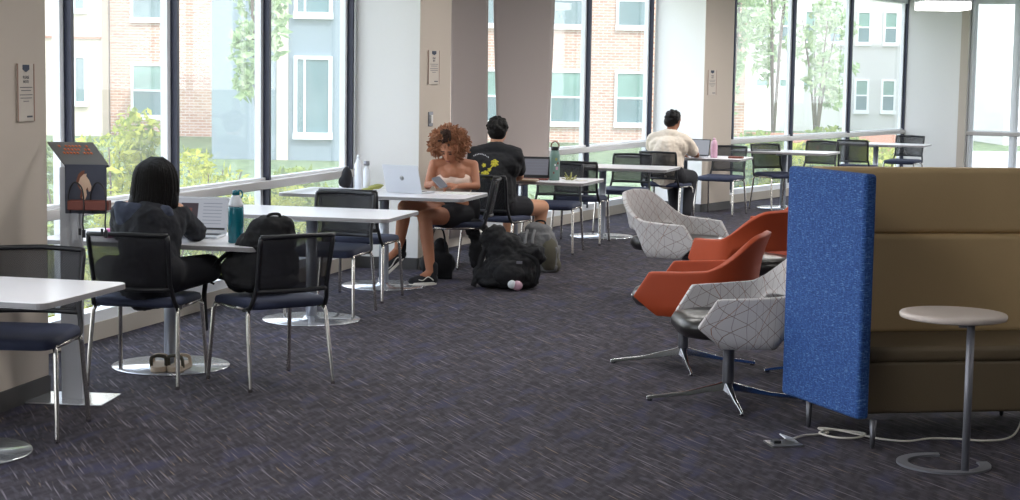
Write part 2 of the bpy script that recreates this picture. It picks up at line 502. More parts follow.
slab('baseboard_pier_far_side', P3a, P3b, .012, 0, .10, 'base_dark')
slab('baseboard_pier_far', P3b, P3c, .012, 0, .10, 'base_dark')
# white end wall with its return, whose darker shading is painted taupe
pier('wall_end', [tuple(B3+V((-.02, -.02))), tuple(E0), tuple(E0+V((.115, .163))), tuple(B3+V((.1, .2)))])
slab('shade_end_return', E0+ed*-.12+V((-.03, -.04)), E0+ed*.0+V((-.03, -.04)), .05, 0, H, 'paint_backlit')

# window bays
def bay(name, a, b, ts, rail=True, dark=True):
    root = empty(name); tag(root, kind='structure')
    d = (b-a).normalized(); L = (b-a).length; n = V((d.y, -d.x))      # n points into the room
    rz = math.atan2(d.y, d.x)
    def P(t, off, z): p = a+d*t+n*off; return (p.x, p.y, z)
    for t in ts:
        MB().box(P(t, -.02, (H+.10)/2+.02), (.034, .06, H-.14), rz).build('mullion', 'mullion_dark' if dark else 'alu_white', root)
        for q in (-.04, .04): MB().box(P(t+q, -.065, (H+.1)/2+.02), (.046, .05, H-.14), rz).build('glazing_frame', 'alu_white', root)
    MB().box(P(L/2, -.07, .055), (L, .16, .11), rz).build('curb', 'curb', root)
    MB().box(P(L/2, -.06, .145), (L, .12, .07), rz).build('bottom_frame', 'alu_white', root)
    MB().box(P(L/2, -.06, H-.04), (L, .12, .08), rz).build('head_frame', 'alu_white', root)
    if rail:
        MB().box(P(L/2, -.005, .82), (L, .07, .065), rz).build('rail', 'rail', root, bevel=.008)
        MB().box(P(L/2, -.045, .862), (L, .05, .02), rz).build('rail_cap', 'alu_white', root)
    edges = [0]+list(ts)+[L]
    for i in range(len(edges)-1):
        t0, t1 = edges[i]+.04, edges[i+1]-.04
        if t1-t0 < .15: continue
        MB().box(P((t0+t1)/2, -.09, H/2+.07), (t1-t0, .008, H-.26), rz).build('glass_pane', 'glass', root)
    return root
def tpx(a, b, px, row=100):     # where the sight line through that picture column meets the wall line (used once to space the mullions)
    u, v = (px-510)/FPX, -(row-250)/FPX
    u, v = u*math.cos(ROLL)-v*math.sin(ROLL), u*math.sin(ROLL)+v*math.cos(ROLL)
    r = u/(math.cos(PITCH)+v*math.sin(PITCH)); d = (b-a).normalized()
    return (r*a.y-a.x)/(d.x-r*d.y)
def ts(a, b, pxs): return [tpx(a, b, p) for p in pxs]
bay('window_1', A1, B1, ts(A1, B1, [71.5, 177, 269, 352]))
bay('window_2', A2, B2, ts(A2, B2, [528, 589, 651]))
bay('window_3', A3, B3, ts(A3, B3, [733.5, 793, 850, 905]))
bay('window_5', V((-3.75, 1.0)), V((-3.58, 8.30)), [1.5, 3.0, 4.5, 6.0])
w4 = bay('window_4', E0, E1, [.04, .74, 1.5, 2.4, 3.3, 4.2], dark=False)

# blinds hanging over the second bay
def blind(name, ta, tb, skew, label):
    d = (B2-A2).normalized(); n = V((d.y, -d.x)); mb = MB(); NU, NV = 14, 20
    for j in range(NV+1):
        z = H-.02 - (H-.55)*j/NV if skew else H-.02-(H-.12)*j/NV
        for i in range(NU+1):
            u = i/NU; k = j/NV
            t = ta+(tb-ta)*u*(1-.0*k) - (skew*(k**1.6)*u if skew else 0)
            p = A2+d*t+n*(.07+.015*math.sin(u*5+k*2)+(.10*k*k if skew else 0))
            mb.v.append((p.x, p.y, z))
    for j in range(NV):
        for i in range(NU):
            a = j*(NU+1)+i; mb.f.append((a, a+1, a+NU+2, a+NU+1)); mb.sm.append(True)
    o = mb.build(name, 'blind', mods=solid(.004)); tag(o, label, 'blind', 'blinds over the middle window bay')
    c = MB()
    p0 = A2+d*(ta+.02)+n*.07; p1 = A2+d*(tb-.02)+n*.07
    c.tube([(p0.x, p0.y, H-.045), (p1.x, p1.y, H-.045)], .035, 12).build('roller', 'alu_white', o)
b0 = tpx(A2, B2, 443); b1 = tpx(A2, B2, 481.5); b2 = tpx(A2, B2, 484.5); b3 = tpx(A2, B2, 549)
blind('roller_blind', b0, b1, 0, 'narrow grey fabric blind drawn down next to the middle pier')
blind('roller_blind', b2, b3, .45, 'wide grey fabric blind with a slanting free edge behind the person in black')

# lamps added in the ceiling, out of view, to fill the interior
def lamp(x, y, w, d, e, label, z=H, drop=.0, rz=0.):
    r = empty('ceiling_light', (x, y, z-drop), rz); tag(r, label, 'ceiling light', 'ceiling lights')
    MB().box((0, 0, -.03), (w, d, .06)).build('housing', 'alu_white', r)
    MB().box((0, 0, -.065), (w-.04, d-.04, .012)).build('diffuser', 'lamp_glow', r)
    l = bpy.data.lights.new('lamp', 'AREA'); l.shape = 'RECTANGLE'; l.size = w; l.size_y = d; l.energy = e; l.color = (1, .975, .95)
    o = bpy.data.objects.new('lamp', l); col.objects.link(o); o.parent = r; o.location = (0, 0, -.09)
    if drop:
        MB().tube([(-w*.3, 0, 0), (-w*.3, 0, drop)], .006, 8).build('hanger', 'steel', r); MB().tube([(w*.3, 0, 0), (w*.3, 0, drop)], .006, 8).build('hanger', 'steel', r)
LE = 30
for i, (x, y) in enumerate([(5.6, 5.2), (-.9, 6.6), (6.2, 9.5), (-.2, 10.4), (3.4, 12.4), (8, 13), (1.1, 14.6), (4.2, 17.0), (7.4, 17.5), (3.4, 19.8), (9.8, 21.5), (6.2, 22.6)]):
    lamp(x, y, 1.2, .6, LE*(1.9 if y > 15 else 1), 'flat white rectangular fill lamp added in the ceiling out of view above the room')
# the lamp that shows at the top edge near the end wall
def hanging_lamp():
    x, y = 6.02, 24.8
    r = empty('pendant_light', (x, y, 2.66)); tag(r, 'bright white box-shaped pendant light in front of the end wall', 'pendant light')
    MB().box((0, 0, .12), (.66, .66, .02)).build('housing', 'alu_white', r)
    MB().box((0, 0, .055), (.64, .64, .11)).build('shade', 'lamp_glow', r, bevel=.01)
    MB().tube([(0, 0, .13), (0, 0, H-2.66)], .01, 8).build('hanger', 'steel', r)
hanging_lamp()

# ------------------------------------------------------------------ outdoors
g = MB().prism([(-120, 6), (-120, 160), (120, 160), (120, 6)], -.85, -.75).build('ground', 'lawn'); tag(g, kind='structure')
pth = MB().prism([(8, 44), (30, 44), (30, 59), (8, 59)], -.75, -.70).build('path', 'ground_path'); tag(pth, kind='structure')
def bwin(parent, x, y, z, w, h, rail=True, depth=.12, gm='win_glass'):
    f = MB()
    t = .09
    f.box((x, y, z+h+t/2), (w+2*t, depth, t)).box((x, y, z-t), (w+2.4*t, depth+.1, 2*t)).box((x-w/2-t/2, y, z+h/2), (t, depth, h)).box((x+w/2+t/2, y, z+h/2), (t, depth, h))
    if rail: f.box((x, y-.02, z+h/2), (w, depth*.6, .07))
    fo = f.build('window', 'win_white', parent)
    MB().box((x, y+.02, z+h*.75 if rail else z+h/2), (w, .04, h/2-.02 if rail else h)).build('pane', 'win_green' if rail else gm, fo)
    if rail: MB().box((x, y+.0, z+h*.25), (w, .04, h/2-.02)).build('pane', gm, fo)
br = empty('brick_building', (0, 62, -.75)); tag(br, 'long tan brick building outside with white framed double windows', 'building')
MB().box((-3.0, 4, 6.5), (22.4, 8, 13)).build('wall', 'brick', br)
for X in (-12.85, 1.88, 4.2, 6.6, -.5):
    for zz in (.74, 4.15, 7.5): bwin(br, X, -.05, zz, 1.02, 1.72)
MB().box((-3.0, .1, 13.1), (22.2, 8.0, .3)).build('parapet', 'bldg_white', br)
gb = empty('panel_building', (-5.55, 47, -.75)); tag(gb, 'blue grey panelled building wing outside with tall white framed windows', 'building')
MB().box((0, 3, 6), (5.0, 6, 12)).build('wall', 'bldg_grey', gb)
MB().box((-.60, -.03, 6), (.3, .1, 12)).build('white_strip', 'bldg_pale', gb)
for zz in (.75, 3.95, 7.2):
    bwin(gb, .22, -.05, zz, .84, 1.95, False); MB().box((-.0, -.09, zz+.97), (.05, .06, 1.95)).build('window_bar', 'win_white', gb)
MB().box((0, 2.9, 12.1), (5.3, 6.4, .2)).build('parapet', 'bldg_white', gb)
pb = empty('cream_building', (-16.75, 61.0, -.75)); tag(pb, 'sunlit cream building outside beyond the left column with narrow windows', 'building')
MB().box((0, 4, 6), (5.0, 8, 12)).build('wall', 'bldg_pale', pb)
for X in (-1.55, .1, 1.75):
    for zz in (1.2, 4.4): bwin(pb, X, -.05, zz, .3, 1.5, False)
MB().box((0, -.02, 3.4), (5.0, .12, .08)).build('ledge', 'low_brick', pb)
lb = empty('grey_building', (15.0, 82, -.75)); tag(lb, 'light grey apartment building outside the far bay with small paired windows', 'building')
MB().box((-.6, 4, 7), (12.6, 8, 14)).build('wall', 'bldg_light', lb)
for X in (-4.6, -3.4, -2.35, -1.2, -.05, 1.25, 2.5, 4.6):
    for zz in (.95, 4.1, 7.3): bwin(lb, X+.02, -.05, zz, .5, 1.35)
MB().box((-2.2, -1.5, 1.0), (4.8, 2.6, 2.0)).build('overexposed_band', 'bldg_white', lb)  # white block imitates the overexposed band of the lower wall
MB().box((0, -.1, 14.1), (12.4, 8.4, .3)).build('parapet', 'bldg_white', lb)
wb = empty('white_building', (25, 66, -.75)); tag(wb, 'overexposed white building outside the right-hand window', 'building')
MB().box((0, 4, 6.5), (13, 8, 13)).build('wall', 'bldg_white', wb)
MB().box((-5.4, -.05, 3.1), (1.4, .12, .09)).build('ledge', 'low_brick', wb)
lw = MB().prism([(7, 52), (11.4, 52), (11.4, 52.4), (7, 52.4)], -.75, .02).build('garden_wall', 'low_brick'); tag(lw, 'low red brick garden wall outside the far bay', 'garden wall')

def leaves(n, shape, size, seed):
    rnd = random.Random(seed); mb = MB()
    for _ in range(n):
        c = shape(rnd)
        a = V((rnd.gauss(0, 1), rnd.gauss(0, 1), rnd.gauss(0, 1))).normalized()
        b = a.orthogonal().normalized(); b = (b*math.cos(rnd.random()*6)+a.cross(b)*math.sin(rnd.random()*6))
        c2 = a.cross(b).normalized(); s = size*rnd.uniform(.6, 1.3)
        mb.add([c-b*s, c+c2*s*.45+a*s*.1, c+b*s, c-c2*s*.45+a*s*.1], [(0, 1, 2, 3)])
    return mb
def blobshape(blobs):
    def f(r):
        c, R = r.choice(blobs)
        d = V((r.gauss(0, 1), r.gauss(0, 1), r.gauss(0, 1))).normalized()*(r.random()**.35)
        return V(c)+V((d.x*R[0], d.y*R[1], d.z*R[2]))
    return f
def shrub(x, y, h, w, m, n, size, label, seed, stem=True, group='shrubs outside the windows', name='shrub', trunk=.02, cat='shrub', crown=0.15):
    rnd = random.Random(seed*3+1)
    r = empty(name, (x, y, -.75)); tag(r, label, cat, group)
    bl = []
    for k in range(7):
        q = rnd.random()*6.28
        zz = h*(crown+(.95-crown)*(k+.5)/7)
        rr = w*.5*(.35+.65*math.sin(PI*min(1, max(.12, (k+.7)/7.6))))
        bl.append(((math.cos(q)*w*.22, math.sin(q)*w*.22, zz), (rr*.75, rr*.75, h*(1-crown)*.15)))
    leaves(n, blobshape(bl), size, seed).build('foliage', m, r)
    st = MB()
    for k in range(4):
        q = k*1.6+seed; st.tube([(0, 0, 0), (math.cos(q)*w*.1, math.sin(q)*w*.1, h*.45), (math.cos(q)*w*.25, math.sin(q)*w*.25, h*.85)], [trunk, trunk*.7, trunk*.3], 6)
    st.build('stem', 'bark', r)
P_ = lambda px, Y: (px-510)/1758.*Y
for i, (px, Y, ztop, w, m, n, lab) in enumerate([
    (112, 15.5, 1.30, 1.0, 'leaf_bright', 2300, 'tall yellow-green shrub outside, right of the charging stand'),
    (62, 17.0, .95, 1.2, 'leaf_dark', 1500, 'dark green shrub outside, behind the charging stand post'),
    (150, 13.8, .55, 1.1, 'leaf_bright', 1600, 'yellow-green shrub outside, behind the woman in the hoodie'),
    (212, 19.5, .78, 1.2, 'leaf_bright', 1500, 'bright shrub outside, above the open laptop with the lit screen'),
    (96, 12.4, .25, 1.2, 'leaf_bright', 2000, 'low bright shrub outside, under the left end of the first table'),
    (205, 15.6, .42, 1.3, 'leaf_dark', 2000, 'low green shrub outside, behind the teal bottle'),
    (262, 18.0, .50, 1.4, 'leaf_bright', 2000, 'low bright shrub outside, behind the black backpack on the chair'),
    (300, 24.0, .30, 1.6, 'leaf_dark', 1200, 'low dark shrub outside, behind the second table'),
    (55, 11.8, .5, 1.0, 'leaf_bright', 1500, 'green shrub outside, seen through the back of the nearest left chair'),
    (500, 27, .2, 1.8, 'leaf_dark', 1000, 'dark low shrub outside, behind the grey backpack'),
    (748, 29, .60, 1.9, 'leaf_bright', 1500, 'bright shrub outside the far bay, above the pink bottle'),
    (775, 31, .70, 2.0, 'leaf_dark', 1500, 'rounded shrub outside the far bay, behind its first chair'),
    (722, 27, .9, 1.2, 'leaf_pale', 1000, 'pale shrub outside, just right of the far pier'),
    (810, 34, .42, 2.2, 'leaf_bright', 1400, 'bright shrub outside the far bay, behind its middle chairs'),
    (838, 36, .66, 2.0, 'leaf_dark', 1300, 'green shrub outside the far bay, behind its third chair'),
    (870, 38, .32, 2.4, 'leaf_bright', 1300, 'low bright shrub outside the far bay, right side'),
    ]):
    shrub(P_(px, Y), Y, ztop+.75, w, m, n, .05 if Y < 20 else .085, lab, i+11)
shrub(P_(256, 40), 40, 9, 1.5, 'leaf_pale', 1500, .16, 'slender pale tree outside, in front of the panelled building', 60, name='tree', trunk=.055, cat='tree', crown=.25, group='trees outside')
shrub(P_(727, 44), 44, 9, 1.6, 'leaf_pale', 1600, .16, 'pale green tree outside, just right of the far pier', 61, name='tree', trunk=.07, cat='tree', crown=.2, group='trees outside')
shrub(P_(772, 60), 60, 8.5, 2.2, 'leaf_pale', 900, .16, 'thin pale tree outside in front of the light grey building', 62, name='tree', trunk=.055, cat='tree', crown=.3, group='trees outside')
shrub(P_(815, 62), 62, 5.2, 2.6, 'leaf_pale', 900, .16, 'small pale tree outside in front of the grey building, middle pane', 63, name='tree', trunk=.055, cat='tree', crown=.3, group='trees outside')

# ------------------------------------------------------------------ tables
def make_table(L=1.5, D=.76):
    r = empty('cafe_table')
    t = MB().prism(rrect(L, D, .05), .712, .74).build('tabletop', 'laminate', r, bevel=.004)
    MB().prism(rrect(L+.004, D+.004, .052), .714, .7365).build('edge_band', 'edge', t)
    MB().box((0, 0, .70), (.6, .08, .02)).box((0, 0, .70), (.08, .5, .02)).build('top_support', 'pedestal', r)
    MB().lathe([(.038, .012), (.038, .70)], seg=28).build('pedestal', 'pedestal', r)
    MB().lathe([(.33, 0), (.335, .004), (.33, .010), (.06, .014), (.045, .03), (.04, .032)], seg=64).build('base_disc', 'disc', r)
    return r
tabs = [
    ((-2.49, 7.71), (.955, -.295), 'white table cut off by the left edge of the photo, nearest of the row'),
    ((-1.97, 10.05), (.955, -.295), 'white table holding the open laptop and teal bottle'),
    ((-1.37, 11.96), (.945, -.33), 'empty white table between the backpack chair and the two dark mesh chairs'),
    ((-1.01, 13.88), (.935, -.355), 'white table where the curly-haired woman sits with her laptop'),
    ((.03, 15.90), (.90, -.43), 'white table with the tablet and the green bottle'),
    ((.95, 18.10), (.90, -.43), 'empty white table in front of the man in the white shirt'),
    ((2.02, 20.36), (.87, -.49), 'white table with the pink bottle beside the far pier'),
    ((3.42, 21.92), (.83, -.56), 'empty white table in the far bay behind the blue panel'),
    ((5.12, 24.55), (.83, -.56), 'farthest white table by the white end wall')]
T = None
for i, (p, d, lab) in enumerate(tabs):
    if i == 0: o = T0 = make_table(1.3)
    elif i in (1, 2, 7): o = copy_tree(T0)
    elif T is None: o = T = make_table(1.5)
    else: o = copy_tree(T)
    wd = WD(p, d); p = W(*p)
    o.location = (p[0], p[1], 0); o.rotation_euler = (0, 0, math.atan2(wd[1], wd[0]))
    tag(o, lab, 'table', 'row of white tables along the windows')

# ------------------------------------------------------------------ stacking chairs
def make_chair():
    r = empty('mesh_back_chair')
    seat = MB(); NU = NV = 12
    pts = rrect(.475, .46, .07, 5)
    lay = [(.90, .427), (1., .437), (1.01, .455), (.985, .474), (.9, .482), (.5, .478)]
    vs = []; fs = []; n = len(pts)
    for k, z in lay:
        for x, y in pts: vs.append((x*k, y*k+.01, z-.018*max(0, y)*3*(1 if y > .15 else 0)))
    for j in range(len(lay)-1):
        for i in range(n): fs.append((j*n+i, j*n+(i+1) % n, (j+1)*n+(i+1) % n, (j+1)*n+i))
    fs.append(tuple(range(n-1, -1, -1))); fs.append(tuple((len(lay)-1)*n+i for i in range(n)))
    seat.add(vs, fs, True); seat.build('seat', 'seat_navy', r)
    for sx in (-1, 1):
        MB().tube([(sx*.225, .19, .435), (sx*.235, .205, .40), (sx*.25, .245, .02), (sx*.25, .246, .002)], .0115, 10).build('leg', 'chrome', r)
        MB().tube([(sx*.225, -.17, .435), (sx*.235, -.19, .40), (sx*.25, -.245, .02), (sx*.25, -.246, .002)], .0115, 10).build('leg', 'chrome', r)
    for sx in (-1, 1): MB().tube([(sx*.228, .19, .43), (sx*.232, 0, .428), (sx*.228, -.17, .43)], .011, 8).build('seat_rail', 'chrome', r)
    b = MB()
    def bp(u, z):    # point on the curved back, u in -1..1
        w = .206+.014*(z-.5)/.35
        return (u*w, -.215-.09*(z-.42)/.43-.045*(1-u*u), z)
    for sx in (-1, 1): b.tube([(sx*.228, -.13, .425), (sx*.228, -.2, .44), (sx*.222, -.222, .48), bp(sx, .56), bp(sx, .69), bp(sx, .785), bp(sx*.98, .82)], .0125, 10)
    b.tube([bp(u/8, .822+.006*(1-abs(u/8))) for u in range(-8, 9)], .0125, 10)
    b.tube([bp(u/8, .53) for u in range(-8, 9)], .0125, 10)
    b.build('back_frame', 'black_plastic', r)
    mm = MB(); n1, n2 = 12, 8
    for j in range(n2+1):
        for i in range(n1+1): mm.v.append(bp(-.97+1.94*i/n1, .53+.29*j/n2))
    for j in range(n2):
        for i in range(n1):
            a = j*(n1+1)+i; mm.f.append((a, a+1, a+n1+2, a+n1+1)); mm.sm.append(True)
    mm.build('backrest', 'chair_mesh', r, mods=solid(.003))
    return r
chairs = [
    ((-2.33, 8.20), (-.05, -1.), 'mesh chair tucked under the nearest table at the left edge of the photo'),
    ((-2.005, 9.58), (.15, .99), 'black mesh-back chair in which the woman in the dark hoodie sits'),
    ((-1.325, 9.54), (-.57, .82), 'black mesh-back chair holding the upright backpack'),
    ((-1.27, 12.28), (-.25, -.97), 'mesh chair tucked under the far side of the empty second table'),
    ((-1.13, 13.12), (.25, .96), 'mesh chair backed against the one at the second table, facing the silver laptop'),
    ((-.44, 14.45), (-.99, .10), 'navy mesh chair on which the curly-haired woman sits'),
    ((-.12, 15.05), (.45, .89), 'mesh chair on which the man in the black shirt sits'),
    ((.40, 16.55), (-.25, -.97), 'mesh chair behind the green bottle, facing the camera'),
    ((.70, 17.45), (.25, .96), 'mesh chair in front of the empty fifth table, right of the green bottle'),
    ((1.20, 18.62), (-.40, -.92), 'mesh chair behind the empty fifth table, left of the man in white'),
    ((1.76, 19.72), (.47, .88), 'mesh chair on which the man in the white shirt sits'),
    ((2.52, 20.95), (-.49, -.87), 'mesh chair behind the pink bottle'),
    ((3.30, 21.6), (.40, -.92), 'mesh chair in the far bay, first one right of the far pier'),
    ((3.95, 22.75), (-.5, -.86), 'mesh chair in the far bay, second from the far pier'),
    ((4.70, 23.65), (.5, .86), 'mesh chair in the far bay, third from the far pier'),
    ((5.62, 25.05), (-.55, -.83), 'mesh chair at the farthest table, nearest the white end wall'),
]
CH = None
for i, (p, d, lab) in enumerate(chairs):
    o = make_chair() if CH is None else copy_tree(CH)
    CH = CH or o
    d = WD(p, d); p = W(*p)
    o.location = (p[0], p[1], 0); o.rotation_euler = (0, 0, face(*d))
    tag(o, lab, 'chair', 'mesh-back chairs at the tables')

# ------------------------------------------------------------------ swivel lounge chairs
def make_lounge(m):
    r = empty('swivel_lounge_chair')
    NU, NV = 48, 12; t_ = MB(); t_.uv = []
    key = [(-1, .285, .17), (-.8, .31, .02), (-.55, .315, -.14), (-.38, .27, -.25), (-.2, .16, -.32), (0, 0, -.34)]
    def plan(u):
        a = -abs(u)
        for i in range(len(key)-1):
            if key[i][0] <= a <= key[i+1][0]:
                s = (a-key[i][0])/(key[i+1][0]-key[i][0])
                p0 = key[max(i-1, 0)]; p1 = key[i]; p2 = key[i+1]; p3 = key[min(i+2, len(key)-1)] if i+2 < len(key) else (0, -key[i][1], key[i][2])
                def cr(a0, a1, a2, a3): return .5*((2*a1)+(-a0+a2)*s+(2*a0-5*a1+4*a2-a3)*s*s+(-a0+3*a1-3*a2+a3)*s**3)
                x = cr(p0[1], p1[1], p2[1], p3[1]); y = cr(p0[2], p1[2], p2[2], p3[2])
                return (x if u > 0 else -x), y
        return 0, -.34
    def sm(x): x = max(0, min(1, x)); return x*x*(3-2*x)
    for j in range(NV+1):
        v = j/NV
        for i in range(NU+1):
            u = -1+2*i/NU; au = abs(u); x, y = plan(u)
            top = .575+.05*(1-au)+.18*sm((.62-au)/.45)
            bot = .325+.20*sm((.64-au)/.2)
            z = bot+(top-bot)*v
            fl = 1+.05*v
            back = sm((.75-au)/.6)
            yy = y*fl - .05*back*v*v
            e = sm((au-.80)/.2)
            edge = .0+.13*(v/.42) if v < .42 else .13-.10*((v-.42)/.58)
            yy += e*edge
            xx = x*(1+.10*v)*(1 if v > .15 else .93+.07*v/.15)
            t_.v.append((xx, yy-.07, z)); t_.uv.append((u*.95, z))
    for j in range(NV):
        for i in range(NU):
            a = j*(NU+1)+i; t_.f.append((a, a+1, a+NU+2, a+NU+1)); t_.sm.append(True)
    def mods(o):
        s = o.modifiers.new('solid', 'SOLIDIFY'); s.thickness = .035; s.offset = 0; s.use_even_offset = True
        bv = o.modifiers.new('bev', 'BEVEL'); bv.width = .012; bv.segments = 3; bv.limit_method = 'ANGLE'; bv.angle_limit = .8
    t_.build('shell', m, r, mods=mods)
    ub = MB().prism([(x*.93, y*.93) for x, y in [(q[0], max(q[1], -.12)-.07) for q in [plan(-1+2*i/24) for i in range(25)]]], .325, .35); ub.build('seat_pan', m if m == 'orange' else 'black_plastic', r, bevel=.01)
    c = MB(); pts = rrect(.52, .70, .16, 6); lay = [(.80, .35), (.93, .36), (1, .395), (1, .425), (.95, .455), (.8, .468), (.4, .472)]
    vs = []; fs = []; n = len(pts)
    for k, z in lay:
        for x, y in pts: vs.append((x*k, y*k-.06, z))
    for j in range(len(lay)-1):
        for i in range(n): fs.append((j*n+i, j*n+(i+1) % n, (j+1)*n+(i+1) % n, (j+1)*n+i))
    fs.append(tuple(range(n-1, -1, -1))); fs.append(tuple((len(lay)-1)*n+i for i in range(n)))
    c.add(vs, fs, True).build('seat_cushion', 'leather', r)
    MB().lathe([(.031, .07), (.031, .12), (.031, .20), (.030, .215), (.030, .295), (.034, .305), (.09, .312), (.09, .325)], seg=24).build('post', 'leg_metal', r)
    for k in range(4):
        a = k*PI/2
        d = V((math.cos(a), math.sin(a), 0)); pz = V((-d.y, d.x, 0))
        m_ = MB(); vs = []
        for s, w, z0, z1 in ((.0, .032, .06, .11), (.06, .025, .052, .09), (.22, .015, .028, .05), (.40, .011, .008, .028), (.43, .010, .004, .022)):
            q = d*s
            vs += [q-pz*w+V((0, 0, z0)), q+pz*w+V((0, 0, z0)), q+pz*w*.6+V((0, 0, z1)), q-pz*w*.6+V((0, 0, z1))]
        fs = [(0, 1, 2, 3), (16, 19, 18, 17)]
        for j in range(4):
            for i in range(4): fs.append((j*4+i, (j+1)*4+i, (j+1)*4+(i+1) % 4, j*4+(i+1) % 4))
        arm = m_.add(vs, fs).build('base_arm', 'chrome2', r, bevel=.004)
        MB().lathe([(.014, 0), (.014, .008)], tuple(d*.41), 12).build('glide', 'black_plastic', arm)
    return r
LG = {}
lounges = [
    ('patterned', (1.13, 8.97), (-.985, -.10), .05, 'nearest pale patterned lounge chair, left of the blue panel'),
    ('orange', (1.01, 10.12), (-.94, .30), .02, 'nearest orange lounge chair, behind the pale patterned one'),
    ('patterned', (1.86, 9.85), (-.99, .0), .1, 'pale patterned lounge chair mostly hidden behind the blue panel'),
    ('orange', (1.60, 11.95), (-.50, .87), .3, 'middle orange lounge chair touching the blue panel in view'),
    ('patterned', (1.33, 13.22), (.84, -.54), .2, 'pale patterned lounge chair turned away to the right, beyond the orange ones'),
    ('orange', (2.24, 13.8), (-.45, .89), .1, 'farthest orange lounge chair, only its top showing above the middle one'),
]
for m, p, d, ba, lab in lounges:
    if m not in LG: LG[m] = o = make_lounge(m)
    else: o = copy_tree(LG[m])
    p = W(*p)
    o.location = (p[0], p[1], 0); o.rotation_euler = (0, 0, face(*d))
    for k in kids(o):
        if k.name.startswith('base_arm'): k.rotation_euler = (0, 0, ba-face(*d))
    tag(o, lab, 'lounge chair', 'swivel lounge chairs')

# ------------------------------------------------------------------ high-back sofa
so = empty('high_back_sofa', (1.62, 7.86, 0)); tag(so, 'high-backed beige banquette sofa with a blue woven end panel', 'sofa')
def wl(p): return (p[0]-1.62, p[1]-7.86)
pa, pb_ = V((1.575, 7.84)), V((1.325, 8.50)); pd = (pb_-pa).normalized(); pn = V((pd.y, -pd.x))
TOPZ = 1.262
poly = [wl(pa), wl(pb_), wl(pb_+pn*.065), wl(pa+pn*.065)]
MB().prism(poly, .125, TOPZ).build('end_panel', 'blue_weave', so, bevel=.018)
sd = V((.985, .17)).normalized(); sn = V((-sd.y, sd.x))   # along the sofa, towards its back
o0 = pa+pn*.066+sd*.01+sn*.09
def seg(a, depth0, depth1, z0, z1, m, name, L0=0, L1=2.0, bev=.02):
    p = [o0+sd*L0+sn*depth0, o0+sd*L1+sn*depth0, o0+sd*L1+sn*depth1, o0+sd*L0+sn*depth1]
    # the left end follows the slanted panel
    p[0] = o0+sd*(L0-.16*depth0)+sn*depth0; p[3] = o0+sd*(L0-.16*depth1-0.02)+sn*depth1
    MB().prism([wl(q) for q in p], z0, z1).build(name, m, so, bevel=bev)
seg(0, 0, .60, .13, .38, 'taupe_vinyl', 'seat_base')
seg(0, -.01, .50, .375, .45, 'taupe_vinyl', 'seat_cushion', bev=.025)
seg(0, .47, .60, .44, .935, 'beige_vinyl', 'lower_back_cushion', bev=.03)
seg(0, .49, .60, .935, TOPZ, 'beige_vinyl', 'upper_back_cushion', bev=.03)
seg(0, .60, .66, .125, TOPZ-.02, 'blue_weave', 'back_panel', bev=.012)
for p in (V((1.43, 8.28)), V((1.645, 7.815))):
    q = wl(p); MB().lathe([(.008, 0), (.009, .006), (.011, .008), (.017, .13)], (q[0], q[1], 0), 16).build('leg', 'leg_metal', so)
for s, d in ((.95, .05), (1.9, .05), (.95, .55), (1.9, .55)):
    p = o0+sd*s+sn*d; q = wl(p); MB().lathe([(.008, 0), (.009, .006), (.011, .008), (.017, .13)], (q[0], q[1], 0), 16).build('leg', 'leg_metal', so)

# side table with a C-shaped foot
st = empty('round_side_table', (1.94, 7.33, 0)); st.scale = (1, 1, 1.045); tag(st, 'small round pale side table with a C-shaped foot beside the sofa', 'side table')
tcx, tcy = -.035, .17
MB().lathe([(.21, .622), (.228, .626), (.232, .634), (.232, .642), (.228, .648), (.20, .65)], (tcx, tcy, 0), 64).build('tabletop', 'wood_top', st)
MB().tube([(0, 0, .01), (0, 0, .622)], .017, 24).build('post', 'side_grey', st)
MB().box((tcx/2, tcy/2, .616), (.035, .22, .012), -.2).build('top_support', 'side_grey', st)
c_ = MB(); vs = []; fs = []; N = 48; a0 = -PI/2+.35-.0; span = 2*PI*.80
cx, cy = -.055, .155
st0 = math.atan2(0-cy, 0-cx)
for i in range(N+1):
    a = st0-span*.72+span*i/N
    for r_, z in ((.155, 0), (.205, 0), (.205, .009), (.155, .009)): vs.append((cx+r_*math.cos(a), cy+r_*math.sin(a), z))
for i in range(N):
    for k in range(4): fs.append((i*4+k, i*4+(k+1) % 4, (i+1)*4+(k+1) % 4, (i+1)*4+k))
fs += [(3, 2, 1, 0), (N*4, N*4+1, N*4+2, N*4+3)]
c_.add(vs, fs).build('foot', 'side_grey', st)

# floor box and cable
fb = empty('floor_outlet', (1.255, 7.90, 0)); tag(fb, 'open metal floor outlet box in the carpet left of the sofa', 'floor outlet')
MB().box((0, 0, .004), (.15, .13, .008), .2).build('plate', 'plate', fb)
MB().box((.03, .03, .022), (.07, .08, .006), rot=Matrix.Rotation(.35, 3, 'Y') @ Matrix.Rotation(.2, 3, 'Z')).build('lid', 'silver', fb)
MB().box((-.035, 0, .014), (.035, .05, .014), .2).build('socket', 'key_dark', fb)
def smoothpts(P, n=8):
    P = [V(p) for p in P]; out = []
    for i in range(len(P)-1):
        p0, p1, p2, p3 = P[max(i-1, 0)], P[i], P[i+1], P[min(i+2, len(P)-1)]
        for k in range(n):
            s = k/n; out.append(.5*((2*p1)+(-p0+p2)*s+(2*p0-5*p1+4*p2-p3)*s*s+(-p0+3*p1-3*p2+p3)*s**3))
    return out+[P[-1]]
